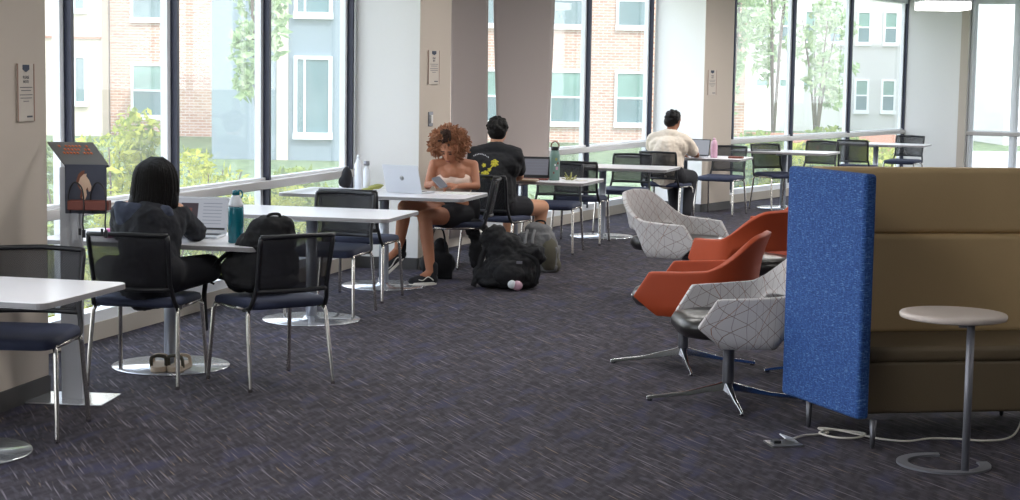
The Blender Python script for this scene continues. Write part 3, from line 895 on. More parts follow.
cb = MB().tube(smoothpts([(1.29, 7.92, .012), (1.36, 8.02, .008), (1.42, 8.05, .007), (1.49, 8.10, .007), (1.46, 8.20, .008), (1.56, 8.16, .008), (1.66, 8.08, .009), (1.60, 7.98, .009), (1.50, 7.98, .009), (1.44, 8.06, .014),
                          (1.52, 8.13, .015), (1.62, 8.05, .012), (1.72, 7.97, .007), (1.83, 7.93, .007), (1.95, 8.00, .007), (2.08, 8.00, .007), (2.2, 7.97, .007), (2.32, 8.02, .008), (2.40, 8.12, .03), (2.45, 8.2, .12), (2.48, 8.26, .3)]), .005, 8).build('power_cord', 'cable')
tag(cb, 'white power cord coiled on the carpet in front of the sofa', 'cord')

# ------------------------------------------------------------------ charging stand
ks = empty('charging_stand', (-2.275, 8.99, 0), .03); tag(ks, 'grey charging stand on a square foot with a horse-head panel and hanging cables', 'charging stand')
MB().box((-.0, -.0, .006), (.40, .32, .012), -.12).build('base_plate', 'disc', ks, bevel=.003)
MB().box((0, 0, .62), (.105, .06, 1.22)).build('post', 'kiosk_grey', ks, bevel=.004)
ks.scale = (1, 1, .967)
fp = MB().box((.085, -.055, 1.12), (.205, .022, .255)).build('front_panel', 'kiosk_panel', ks, bevel=.004)
R = Matrix.Rotation(-.62, 3, 'X')
tp = MB(); tpv = [(-.10, -.04, 1.255), (.19, -.04, 1.235), (.11, .07, 1.345), (-.19, .07, 1.36)]
tpv = [(-.02, -.05, 1.245), (.20, -.05, 1.245), (.09, .10, 1.355), (-.14, .10, 1.355)]
tp.v = [(x, y, z) for x, y, z in tpv]+[(x, y+.006, z-.012) for x, y, z in tpv]
tp.f = [(0, 1, 2, 3), (7, 6, 5, 4), (0, 4, 5, 1), (1, 5, 6, 2), (2, 6, 7, 3), (3, 7, 4, 0)]; tp.sm = [False]*6
tpo = tp.build('tilted_sign', 'kiosk_top', ks)
ink = MB()
for r_ in range(3):
    k = .45+.15*r_
    for c2 in range(9):
        u = .16+.075*c2
        if (r_*5+c2) % 6 == 5: continue
        def TP(u, k):
            a = V(tpv[0]).lerp(V(tpv[1]), u); b = V(tpv[3]).lerp(V(tpv[2]), u); return a.lerp(b, k)+V((0, -.003, .003))
        ink.add([TP(u, k), TP(u+.05, k), TP(u+.05, k+.09), TP(u, k+.09)], [(0, 1, 2, 3)])
ink.build('orange_writing', 'orange_ink', tpo, mods=solid(.001))
def flat(name, pts, m, parent, y, t=.002):
    mb = MB(); n = len(pts)
    mb.add([(x, y, z) for x, z in pts]+[(x, y+t, z) for x, z in pts], [tuple(range(n)), tuple(range(2*n-1, n-1, -1))]+[(i, i+n, (i+1) % n+n, (i+1) % n) for i in range(n)])
    return mb.build(name, m, parent)
# horse head emblem (chestnut head with a pale face)
hp = [(.045, .0), (.052, .035), (.035, .06), (.022, .095), (.035, .13), (.055, .15), (.075, .155), (.072, .138), (.09, .115), (.105, .075), (.10, .045), (.088, .04), (.08, .07), (.07, .055), (.075, .02), (.06, -.02)]
flat('horse_emblem_mane', [(x*.8+.022, z*.9+1.078) for x, z in hp], 'horse_brown', fp, -.0685)
flat('horse_emblem', [(x*.78+.034, z*.82+1.074) for x, z in hp], 'horse', fp, -.071)
MB().box((.11, -.095, 1.04), (.205, .07, .05)).build('shelf', 'brown', ks, bevel=.005)
MB().box((.03, -.05, .93), (.03, .03, .16)).build('bracket', 'kiosk_grey', ks)
for i, x0 in enumerate((.055, .165)):
    k = MB().tube(smoothpts([(x0-.045, -.075, 1.0), (x0-.05, -.09, 1.09), (x0-.02, -.10, 1.155), (x0+.02, -.11, 1.13), (x0+.035, -.13, 1.05), (x0+.03, -.135, .95), (x0+.035, -.135, .91)]), .004, 8).build('charging_cable', 'black_plastic', ks)
    MB().box((x0+.035, -.135, .895), (.016, .012, .04)).box((x0+.015, -.135, .905), (.012, .01, .035)).build('plug', 'black_plastic', k)

# ------------------------------------------------------------------ notices and switches on the piers
def text_mesh(body, size, m, parent, mw, name='lettering', align='CENTER'):
    cu = bpy.data.curves.new(name, 'FONT'); cu.body = body; cu.size = size; cu.align_x = align; cu.extrude = .0004
    tmp = bpy.data.objects.new(name, cu); col.objects.link(tmp)
    me = bpy.data.meshes.new_from_object(tmp.evaluated_get(bpy.context.evaluated_depsgraph_get()))
    bpy.data.objects.remove(tmp); me.materials.clear(); me.materials.append(M(m))
    o = bpy.data.objects.new(name, me); col.objects.link(o); o.parent = parent; o.matrix_local = mw
    return o
def notice(p, d, z, w, h, label):     # p on the wall, d along the wall to the right of the viewer
    rz = math.atan2(d[1], d[0])
    r = empty('paper_notice', (p[0], p[1], z), rz); tag(r, label, 'notice', 'notices on the piers')
    MB().box((0, -.006, 0), (w, .004, h)).build('sheet', 'paper_sign', r)
    MB().box((-w/2+.004, -.0085, 0), (.008, .003, h)).box((w/2-.004, -.0085, 0), (.008, .003, h)).build('side_strip', 'sign_edge', r)
    flat('shield_emblem', [(-w*.19, h*.5-.005), (-w*.19, h*.40), (0, h*.355), (w*.19, h*.40), (w*.19, h*.5-.005)], 'shield', r, -.0105)
    up = Matrix.Rotation(PI/2, 4, 'X')
    a = text_mesh('PLEASE\nNOTE', h*.075, 'ink', r, Matrix.Translation((0, -.0095, h*.24)) @ up)
    for k in range(5):
        ww = w*(.70, .55, .72, .66, .3)[k]
        MB().box((0, -.0095, h*(.09-.055*k-(.02 if k > 1 else 0))), (ww, .002, h*.012)).build('printed_line', 'ink', r)
    MB().box((w*.2, -.0095, -h*.42), (w*.3, .002, h*.03)).build('printed_mark', 'ink', r)
def put_notice(a, b, px0, px1, row, z, h, label):
    d = (b-a).normalized(); n = V((d.y, -d.x)); t0, t1 = tpx(a, b, px0, row), tpx(a, b, px1, row)
    p = a+d*(t0+t1)/2+n*.005; notice(p, d, z, t1-t0, h, label)
put_notice(LA, LB, 15, 32, 92, 1.56, .285, 'paper notice with shield emblem on the left column')
put_notice(P2b, P2c, 427, 438, 67, 1.73, .29, 'paper notice with shield emblem on the middle pier')
put_notice(P3b, P3c, 707, 715.5, 83, 1.61, .31, 'paper notice with shield emblem on the far pier')
d2 = (P2c-P2b).normalized(); q = P2b+d2*tpx(P2b, P2c, 429.5, 120)+V((d2.y, -d2.x))*.005
sw = MB().box((q.x, q.y, 1.285), (.10, .02, .125), math.atan2(d2.y, d2.x)).build('light_switch', 'side_grey', bevel=.004); tag(sw, 'grey switch plate on the middle pier under the notice', 'light switch')
MB().box((q.x+.01, q.y-.005, 1.285), (.04, .02, .07), math.atan2(d2.y, d2.x)).build('rocker', 'paint_white', sw)

# ------------------------------------------------------------------ things on the tables
TZ = .7402
def laptop(p, d, label, W=.31, D=.215, lid=.205, tilt=1.92, lidm='silver', scr=('screen_grey',), body='silver', name='laptop', logo=True, lights=None):
    # local +Y = towards the hinge (away from its user)
    r = empty(name, (p[0], p[1], TZ), face(*d)); tag(r, label, 'laptop' if name == 'laptop' else name)
    MB().prism(rrect(W, D, .012), .002, .014).build('base', body, r, bevel=.002)
    MB().box((0, .03, .0145), (W*.86, D*.42, .002)).build('keyboard', 'key_dark' if body != 'black_plastic' else 'black_plastic', r)
    a = tilt-PI/2
    Rm = Matrix.Rotation(-a, 3, 'X'); o = V((0, D/2, .014))
    l = MB().box(o+Rm @ V((0, .002, lid/2)), (W, .006, lid), rot=Rm).build('lid', lidm, r, bevel=.002)
    MB().box(o+Rm @ V((0, -.0018, lid/2+.002)), (W*(.94 if name == 'laptop' else .84), .002, lid*(.88 if name == 'laptop' else .76)), rot=Rm).build('screen', scr[0], l)
    if logo:
        lg = MB(); N = 20
        vs = [o+Rm @ V((.019*math.cos(2*PI*k/N)*(.9 if math.cos(2*PI*k/N) > .3 else 1), .0062, lid*.52+.02*math.sin(2*PI*k/N))) for k in range(N)]
        lg.add(vs, [tuple(range(N))]); lg.build('lid_emblem', 'steel', l, mods=solid(.0008))
    return r, l, Rm, o
lt, l1, Rm, o_ = laptop((-1.83, 10.06), (.10, .995), 'open silver laptop with a lit grey screen in front of the woman in the hoodie', lid=.215, logo=False)
MB().box(o_+Rm @ V((-.075, -.0045, .125)), (.10, .003, .10), rot=Rm).build('video_call', 'screen_dark', l1)
MB().box(o_+Rm @ V((-.08, -.0065, .115)), (.04, .003, .06), rot=Rm).build('video_face', 'brown', l1)
for k in range(7): MB().box(o_+Rm @ V((.06, -.0035, .055+.02*k)), (.11, .001, .003), rot=Rm).build('text_line', 'screen_text', l1)
MB().box(o_+Rm @ V((0, -.0035, .025)), (.28, .001, .012), rot=Rm).build('task_bar', 'key_dark', l1)
laptop((-.80, 13.90), (-.42, -.91), 'silver laptop seen from behind its lid, in front of the curly-haired woman', W=.315, D=.22, lid=.225, tilt=1.92)
tb, l3, Rm3, o3 = laptop((.205, 15.70), (.16, .99), 'black tablet propped up on its keyboard case in front of the man in black', W=.26, D=.15, lid=.20, tilt=1.95, lidm='black_plastic', body='brown', name='tablet', logo=False, scr=('screen_dim',))
for k in range(5): MB().box(o3+Rm3 @ V((0, -.0035, .04+.028*k)), (.19, .0006, .003), rot=Rm3).build('text_line', 'screen_text', l3)
laptop((2.10, 20.12), (.35, .94), 'open laptop with a pale screen in front of the man in white', W=.31, lidm='key_dark', logo=False)

def bottle(name, p, prof, m, label, capm=None, capprof=None, loop=None, z=TZ, cat='bottle'):
    r = empty(name, (p[0], p[1], z)); tag(r, label, cat)
    MB().lathe(prof, seg=28).build('body', m, r)
    if capprof: MB().lathe(capprof, seg=24).build('cap', capm, r)
    if loop:
        h, w, mm = loop
        MB().tube(smoothpts([(-w, 0, h), (-w*.95, 0, h+w*1.0), (0, 0, h+w*1.75), (w*.95, 0, h+w*1.0), (w, 0, h)]), .0055, 8).build('carry_loop', mm, r)
    return r
r = bottle('water_bottle', (-1.545, 9.74), [(.038, 0), (.043, .004), (.043, .17), (.043, .195), (.040, .2)], 'teal', 'teal and white water bottle beside the laptop on the first window table')
MB().lathe([(.041, .2), (.041, .21), (.026, .255), (.022, .262)], seg=28).build('shoulder', 'bottle_white', r)
MB().lathe([(.02, .26), (.021, .285), (.014, .29)], seg=24).build('cap', 'teal', r)
MB().tube(smoothpts([(.022, 0, .24), (.036, 0, .262), (.03, 0, .285), (.012, 0, .288)]), .0045, 8).build('carry_loop', 'teal', r)
bottle('water_bottle', (-1.25, 14.25), [(.026, 0), (.03, .004), (.03, .2), (.014, .235), (.012, .25)], 'bottle_white', 'white bottle by the window frame, taller of the pair on the laptop table', 'alu_white', [(.013, .25), (.013, .275)])
bottle('water_bottle', (-1.17, 14.10), [(.024, 0), (.027, .004), (.027, .16), (.014, .185), (.012, .20)], 'bottle_white', 'white bottle with a grey cap, shorter of the pair on the laptop table', 'side_grey', [(.022, .2), (.024, .21), (.022, .235)])
bottle('water_bottle', (.385, 15.62), [(.040, 0), (.046, .005), (.046, .225), (.036, .262), (.028, .27)], 'bottle_green', 'sage green metal bottle with stickers and a carry loop', 'black_plastic', [(.033, .27), (.034, .298), (.028, .302)], (.29, .034, 'brown'))
g0 = [o for o in bpy.data.objects if o.get('label', '').startswith('sage green')][0]
for k, (a, z, mm, s) in enumerate([(-1.3, .19, 'olive', .018), (-1.15, .11, 'pink', .022), (-1.75, .07, 'brown', .014), (-.95, .155, 'brown', .015), (-1.5, .14, 'bottle_white', .012)]):
    MB().box((.0465*math.cos(a), .0465*math.sin(a), z), (.002, s, s*1.3), a).build('sticker', mm, g0)
bottle('water_bottle', (2.32, 20.02), [(.036, 0), (.04, .005), (.04, .16), (.032, .19), (.018, .205)], 'pink', 'translucent pink bottle on the table by the far pier', 'pink', [(.016, .205), (.014, .232)])
b_ = MB().prism(rrect(.17, .11, .02), TZ, TZ+.022).build('notebook', 'brown', loc=(2.56, 19.92, 0), rz=-.4, bevel=.004); tag(b_, 'small dark red notebook right of the pink bottle', 'notebook')
pp = MB()
pp.prism([(-.105, -.15), (.105, -.15), (.105, .15), (-.105, .15)], TZ, TZ+.006)
pp = pp.build('notepad', 'paper', loc=(-.42, 13.80, 0), rz=1.15); tag(pp, 'open white notepad in front of the curly-haired woman', 'notepad')
MB().box((-.04, 0, TZ+.008), (.08, .26, .004)).build('page', 'paper', pp)
hk = MB(); 
hk.ell((-1.10, 14.06, TZ+.03), (.055, .03, .018)); hk.ell((-1.07, 14.06, TZ+.045), (.045, .03, .012)); hk.ell((-1.16, 14.06, TZ+.012), (.05, .03, .010))
hk = hk.build('snack_wrapper', 'olive', mods=remesh(.006)); tag(hk, 'crumpled olive wrapper behind the silver laptop', 'wrapper')
cp = MB(); cp.ell((-1.36, 14.42, .83), (.045, .05, .085)); cp.ell((-1.38, 14.42, .79), (.05, .05, .05)); 
cp.tube([(-1.36, 14.42, .80), (-1.36, 14.42, .745)], .03)
cp = cp.build('cloth_cap', 'black_cloth', mods=remesh(.008)); tag(cp, 'black cloth cap left of the white bottles, against the window rail', 'cap')
pk = MB().box((0, 0, .025), (.06, .09, .05)).build('pink_case', 'hot_pink', loc=(-2.30, 10.0, TZ), rz=.2, bevel=.012); tag(pk, 'bright pink case on the table left of the woman in the hoodie', 'case')
kk = MB()
for k in range(9):
    a = k*.9; kk.tube([(.52+.02*math.cos(a), 15.62+.02*math.sin(a), TZ+.006), (.52+.07*math.cos(a+.4), 15.62+.05*math.sin(a+.4), TZ+.02+.025*(k % 3))], [.006, .004], 6)
kk = kk.build('key_ring', 'olive'); tag(kk, 'yellow-green bundle of keys and straps right of the green bottle', 'keys')
MB().prism([(.60, 15.50), (.68, 15.55), (.65, 15.64), (.57, 15.59)], TZ, TZ+.005).build('note_card', 'paper', kk)
wl_ = MB().prism(rrect(.20, .09, .02), TZ, TZ+.02).build('pencil_case', 'sandal', loc=(.14, 15.47, 0), rz=-.35, bevel=.006); tag(wl_, 'flat tan pencil case lying before the tablet', 'pencil case')

# ------------------------------------------------------------------ bags
def strap(parent, pts, w=.03, m='black_cloth', name='strap', t=.004):
    pts = smoothpts(pts, 6); mb = MB()
    for i, p in enumerate(pts):
        d = (pts[min(i+1, len(pts)-1)]-pts[max(i-1, 0)]).normalized(); s = d.cross(V((0, 1, .3))).normalized()*w/2
        mb.v += [tuple(p-s), tuple(p+s)]
    for i in range(len(pts)-1): mb.f.append((2*i, 2*i+1, 2*i+3, 2*i+2)); mb.sm.append(True)
    return mb.build(name, m, parent, mods=solid(t))
# backpack standing on the chair beside the first window table
bk = empty('backpack', (-1.375, 9.66, .483), face(-.60, .80)); bk.scale = (1, 1, .93); tag(bk, 'black backpack standing on the chair beside the teal bottle', 'backpack')
m_ = MB()
m_.ell((0, -.02, .17), (.19, .13, .17)); m_.ell((0, -.06, .31), (.155, .10, .14)); m_.ell((.04, .08, .12), (.15, .10, .12)); m_.ell((-.02, -.03, .06), (.2, .15, .062)); m_.ell((.11, .0, .15), (.09, .11, .14))
m_.ell((-.13, .03, .12), (.10, .12, .12)); m_.ell((-.07, .0, .24), (.10, .10, .13)); m_.ell((.02, -.09, .39), (.12, .06, .06)); m_.ell((.09, -.07, .33), (.07, .07, .10))
m_.build('body', 'black_cloth', bk, mods=cloth(.010, 3, .035))
m_ = MB(); m_.ell((.02, .15, .11), (.13, .06, .10)); m_.build('front_pocket', 'black_cloth', bk, mods=remesh(.01))
MB().tube(smoothpts([(-.04, -.10, .42), (-.03, -.11, .46), (.03, -.11, .46), (.04, -.10, .42)]), .009, 8).build('handle', 'black_cloth', bk)
strap(bk, [(-.12, -.02, .30), (-.2, .10, .2), (-.24, .20, .08), (-.25, .25, .03)], .03)
s_ = strap(bk, [(-.1, .14, .05), (-.2, .25, .07), (-.22, .28, -.02), (-.215, .285, -.14), (-.21, .285, -.22)], .028)
MB().box((-.21, .286, -.235), (.03, .012, .05)).build('buckle', 'black_plastic', s_, bevel=.004)
MB().tube(smoothpts([(-.18, .18, .12), (-.23, .25, .17), (-.27, .26, .12), (-.24, .23, .06), (-.2, .2, .03)]), .006, 8).build('loop', 'black_cloth', bk)

bb = empty('floor_backpack', (-.03, 13.75, 0)); tag(bb, 'large black backpack slumped on the carpet with a pink and white plush charm', 'backpack')
m_ = MB()
m_.ell((.02, 0, .15), (.22, .17, .15)); m_.ell((-.02, .05, .30), (.17, .14, .14)); m_.ell((-.10, .05, .40), (.11, .10, .09)); m_.ell((.16, 0, .30), (.12, .09, .07)); m_.ell((.25, .0, .26), (.06, .05, .07)); m_.ell((-.13, .02, .10), (.14, .13, .10)); m_.ell((.12, -.02, .14), (.12, .13, .14)); m_.ell((0, 0, .05), (.24, .17, .05)); m_.ell((-.06, .08, .33), (.10, .09, .09)); m_.ell((.2, .03, .25), (.09, .06, .04))
m_.build('body', 'black_cloth', bb, mods=cloth(.010, 3, .06))
m_ = MB(); m_.ell((.02, -.13, .12), (.13, .07, .10)); m_.ell((.03, -.12, .2), (.10, .05, .04)); m_.build('front_pocket', 'black_cloth', bb, mods=cloth(.009, 2, .03))
strap(bb, [(-.05, .0, .38), (-.17, -.02, .30), (-.22, -.04, .15), (-.26, -.08, .02)], .045)
strap(bb, [(.1, -.08, .28), (.22, -.10, .24), (.25, -.10, .14), (.22, -.10, .04)], .035)
ch = MB(); ch.ell((.085, -.21, .045), (.045, .035, .040)); ch.ell((.04, -.21, .05), (.028, .025, .03)); ch = ch.build('plush_charm', 'pink', bb, mods=remesh(.005)); ch['label'] = 'pink plush charm'
MB().ell((.045, -.222, .055), (.034, .026, .034)).build('charm_patch', 'bottle_white', ch)
MB().box((.10, -.195, .225), (.045, .006, .022)).build('badge', 'side_grey', bb)

gbk = empty('grey_backpack', (.25, 14.92, 0), -.35); tag(gbk, 'grey striped backpack standing on the carpet under the bottle table', 'backpack')
m_ = MB(); m_.ell((0, 0, .2), (.17, .11, .2)); m_.box((-.02, 0, .17), (.27, .17, .33)); m_.box((.04, 0, .12), (.26, .16, .2), .1); m_.ell((-.02, 0, .36), (.12, .08, .06)); m_.ell((-.13, .02, .12), (.08, .09, .13)); m_.build('body', 'grey_bag', gbk, mods=cloth(.010, 4, .03))
m_ = MB(); m_.ell((.10, -.03, .15), (.08, .10, .16)); m_.ell((.13, -.01, .06), (.07, .08, .07)); m_.build('side_pocket', 'olive_bag', gbk, mods=remesh(.012, 4))
for x in (-.085, -.02): MB().tube(smoothpts([(x, -.075, .36), (x-.005, -.11, .28), (x, -.115, .14), (x, -.10, .03)]), .012, 8).build('shoulder_strap', 'grey_bag_light', gbk)
MB().tube(smoothpts([(-.04, 0, .38), (-.03, 0, .43), (.04, 0, .43), (.05, 0, .38)]), .008, 8).build('handle', 'black_cloth', gbk)

jk = empty('black_jacket', (-.27, 14.28, 0)); tag(jk, 'black jacket hanging down from the curly-haired woman\'s chair', 'jacket')
m_ = MB(); m_.ell((0, 0, .40), (.10, .05, .10)); m_.ell((.02, 0, .28), (.09, .045, .14)); m_.ell((-.02, 0, .20), (.055, .04, .12)); m_.ell((.07, 0, .19), (.05, .04, .12)); m_.build('cloth', 'black_cloth', jk, mods=cloth(.009, 3, .05))
m_ = MB(); m_.cap((.10, -.01, .38), (.13, -.01, .16), .035, .03); m_.build('sleeve', 'black_cloth', jk, mods=remesh(.01, 2))
tbk = empty('tote_bag', (-.60, 14.40, 0)); tag(tbk, 'black tote bag on the floor behind the curly-haired woman\'s legs', 'bag')
m_ = MB(); m_.ell((0, 0, .12), (.15, .08, .12)); m_.box((0, 0, .1), (.24, .10, .2)); m_.ell((.02, 0, .24), (.07, .04, .10)); m_.build('body', 'black_cloth', tbk, mods=remesh(.012, 4))
MB().tube(smoothpts([(-.06, -.03, .22), (-.03, -.03, .40), (.04, -.03, .40), (.07, -.03, .22)]), .008, 8).build('handle', 'black_cloth', tbk)

# ------------------------------------------------------------------ people
def hand(mb, wrist, d, up, s=1., curl=.5):      # palm + five separate fingers, d = pointing direction, up = back of hand normal
    w = V(wrist); d = V(d).normalized(); up = V(up); up = (up-d*up.dot(d)).normalized(); sd_ = d.cross(up)
    pc = w+d*.045*s
    for k in (-1.5, -.5, .5, 1.5):
        mb.cap(w+d*.01+sd_*k*.010*s, w+d*.075*s+sd_*k*.019*s, .014*s, .011*s, 8)
    Ls = (.066, .08, .075, .056)
    for i, k in enumerate((-1.5, -.5, .5, 1.5)):
        p = w+d*.08*s+sd_*k*.021*s; q = p+(d*math.cos(curl)-up*math.sin(curl))*Ls[i]*.5*s; e = q+(d*math.cos(curl*2.2)-up*math.sin(curl*2.2))*Ls[i]*.5*s
        mb.cap(p, q, .0090*s, .0082*s, 8); mb.cap(q, e, .0082*s, .0068*s, 8)
    p = w+d*.025*s-sd_*.030*s; q = p+(d*.6-sd_*.6-up*.2).normalized()*.035*s; e = q+(d*.9-sd_*.1-up*.3).normalized()*.028*s
    mb.cap(p, q, .012*s, .010*s, 8); mb.cap(q, e, .010*s, .008*s, 8)
def headmesh(mb, c, look, tilt=0., s=1.):       # c centre of head; look horizontal direction; tilt>0 bows forward
    R = Matrix.Rotation(face(look[0], look[1]), 3, 'Z') @ Matrix.Rotation(-tilt, 3, 'X')
    c = V(c)
    def T_(p): return c+R @ (V(p)*s)
    mb.ell(T_((0, -.012, .022)), (.075*s, .094*s, .088*s), R)
    mb.ell(T_((0, .028, -.03)), (.058*s, .06*s, .075*s), R)
    mb.ell(T_((0, .05, -.085)), (.03*s, .03*s, .022*s), R)
    mb.ell(T_((0, .09, -.022)), (.012*s, .016*s, .026*s), R)
    mb.ell(T_((0, .082, .012)), (.012*s, .010*s, .03*s), R)
    mb.ell(T_((0, .08, -.062)), (.022*s, .012*s, .010*s), R)
    mb.ell(T_((0, .072, .03)), (.045*s, .014*s, .012*s), R)
    for x in (-1, 1): mb.ell(T_((x*.076, -.005, -.005)), (.01*s, .02*s, .032*s), R)
    return T_, R
def eyes(parent, T_, R, s=1.):
    for x in (-1, 1):
        MB().ell(T_((x*.03, .080, .006)), (.014*s, .008*s, .003*s), R).build('closed_eye', 'hair_dark', parent)
        MB().ell(T_((x*.03, .083, .032)), (.02*s, .006*s, .004*s), R).build('eyebrow', 'hair_dark', parent)
    MB().ell(T_((0, .088, -.062)), (.021*s, .007*s, .007*s), R).build('lips', 'brown', parent)

# ---- woman in dark hoodie, from behind
def woman_hoodie():
    r = empty('person', (-2.0, 9.6, 0)); tag(r, 'person with long black hair in a dark hoodie, seated at the lit laptop', 'person')
    L = lambda p: (p[0]+2.0, p[1]-9.6, p[2])
    def B(): return MB()
    b = MB()
    T_, R = headmesh(b, L((-1.965, 9.70, 1.085)), (.30, .95), .30)
    b.cap(L((-1.975, 9.66, .98)), L((-1.97, 9.68, 1.07)), .05, .045)
    b.cap(L((-1.985, 9.50, .56)), L((-1.98, 9.60, .85)), .13, .13); b.cap(L((-1.98, 9.60, .85)), L((-1.975, 9.65, .96)), .11, .07)
    for sx, sh, el, ha in ((1, (-1.86, 9.66, .91), (-1.785, 9.82, .79), (-1.86, 9.95, .775)), (-1, (-2.15, 9.62, .91), (-2.20, 9.80, .79), (-2.06, 9.97, .775))):
        b.cap(L((-1.975, 9.64, .95)), L(sh), .06, .055); b.cap(L(sh), L(el), .048, .036); b.cap(L(el), L(ha), .036, .024)
        dv = V(ha)-V(el); hand(b, V(L(ha)), (dv.x*.6, dv.y, -.02), (0, 0, 1), .95, .35)
    for hip, kn, an, to in (((-1.90, 9.54, .57), (-1.715, 9.78, .595), (-2.02, 9.80, .545), (-2.14, 9.76, .53)), ((-2.08, 9.54, .57), (-2.26, 9.78, .575), (-1.98, 9.86, .53), (-1.87, 9.86, .52))):
        b.cap(L(hip), L(kn), .08, .06); b.cap(L(kn), L(an), .052, .034); b.cap(L(an), L(to), .034, .026)
    body = b.build('body', 'skin_light', r, mods=remesh(.008, 4))
    h = MB()      # hoodie
    h.cap(L((-1.99, 9.48, .55)), L((-1.985, 9.58, .82)), .155, .165); h.cap(L((-2.09, 9.60, .84)), L((-1.90, 9.63, .84)), .10, .10); h.cap(L((-2.14, 9.61, .89)), L((-1.98, 9.64, .95)), .06, .065); h.cap(L((-1.98, 9.64, .95)), L((-1.86, 9.65, .90)), .065, .06)
    for sh, el, ha in (((-1.86, 9.66, .90), (-1.785, 9.82, .795), (-1.84, 9.93, .785)), ((-2.15, 9.62, .90), (-2.20, 9.80, .795), (-2.08, 9.95, .785))):
        h.cap(L(sh), L(el), .066, .056); h.cap(L(el), L(ha), .054, .040)
    h.cap(L((-2.02, 9.62, .97)), L((-1.92, 9.63, .97)), .055, .055)
    h.build('hoodie', 'dark_hoodie', r, mods=cloth(.009, 4, .032))
    hd = MB(); hd.ell(L((-2.04, 9.52, .89)), (.13, .05, .075), Matrix.Rotation(.35, 3, 'Y')); hd.ell(L((-2.12, 9.55, .90)), (.085, .06, .05), Matrix.Rotation(1.0, 3, 'Y')); hd.ell(L((-1.93, 9.53, .90)), (.08, .045, .05), Matrix.Rotation(-.5, 3, 'Y')); hd.build('hood', 'hood_blue', r, mods=cloth(.008, 2, .035))
    t = MB()
    for hip, kn, an in (((-1.90, 9.52, .575), (-1.715, 9.78, .595), (-1.98, 9.80, .55)), ((-2.08, 9.52, .575), (-2.26, 9.78, .58), (-2.02, 9.85, .54))):
        t.cap(L(hip), L(kn), .10, .082); t.cap(L(kn), L(an), .076, .055)
    t.cap(L((-2.08, 9.50, .60)), L((-1.90, 9.50, .60)), .115, .115)
    t.build('trousers', 'denim_black', r, mods=remesh(.011, 3))
    ha = MB()
    c = V(L((-1.975, 9.685, 1.098)))
    ha.ell(c, (.10, .118, .10)); ha.ell(c+V((0, -.04, -.06)), (.118, .095, .12)); ha.ell(c+V((-.035, -.075, -.15)), (.112, .06, .10)); ha.ell(c+V((-.09, -.06, -.22)), (.05, .04, .08)); ha.ell(c+V((.055, -.06, -.11)), (.078, .06, .11)); ha.ell(c+V((-.07, -.055, -.16)), (.065, .05, .11))
    hb = ha.build('hair', 'hair_black', r, mods=remesh(.008, 2))
    rnd = random.Random(3); st_ = MB()
    for k in range(330):
        a = rnd.uniform(-3.05, -.05); q = rnd.uniform(.97, 1.05); x = .114*math.cos(a)*q*rnd.uniform(.96, 1.06); y = -.03+.098*math.sin(a)*q
        low = -.15-rnd.random()*.09-.05*(x < -.02)-.03*math.sin(-a)
        p0 = c+V((x*.25, y*.3+.01, .112)); pm = c+V((x*.85, y*.95, .055)); p1 = c+V((x*1.04, y-.01, -.06)); p2 = c+V((x*1.06-.02, y-.02-.02*math.sin(-a), low))
        st_.tube(smoothpts([p0, pm, p1, p2], 4), [.004]*8+[.0045, .004, .003, .002, .001], 5)
    st_.build('loose_strands', 'hair_black', hb)
woman_hoodie()
for x, y, a, lab in ((-2.0, 9.87, .12, 'left tan platform sandal standing empty on the round table foot'), (-1.885, 9.87, -.15, 'right tan platform sandal standing empty on the round table foot')):
    s = MB().prism(rrect(.088, .24, .04), 0, .03).build('sandal', 'sandal', loc=(x, y, .0142), rz=a, bevel=.006); tag(s, lab, 'sandal', 'pair of sandals')
    MB().tube(smoothpts([(-.042, .05, .02), (-.032, .055, .065), (.032, .055, .065), (.042, .05, .02)]), .010, 8).build('toe_strap', 'sandal', s)
    MB().tube(smoothpts([(-.040, -.06, .02), (-.034, -.08, .08), (.034, -.08, .08), (.040, -.06, .02)]), .010, 8).build('ankle_strap', 'olive_bag', s)

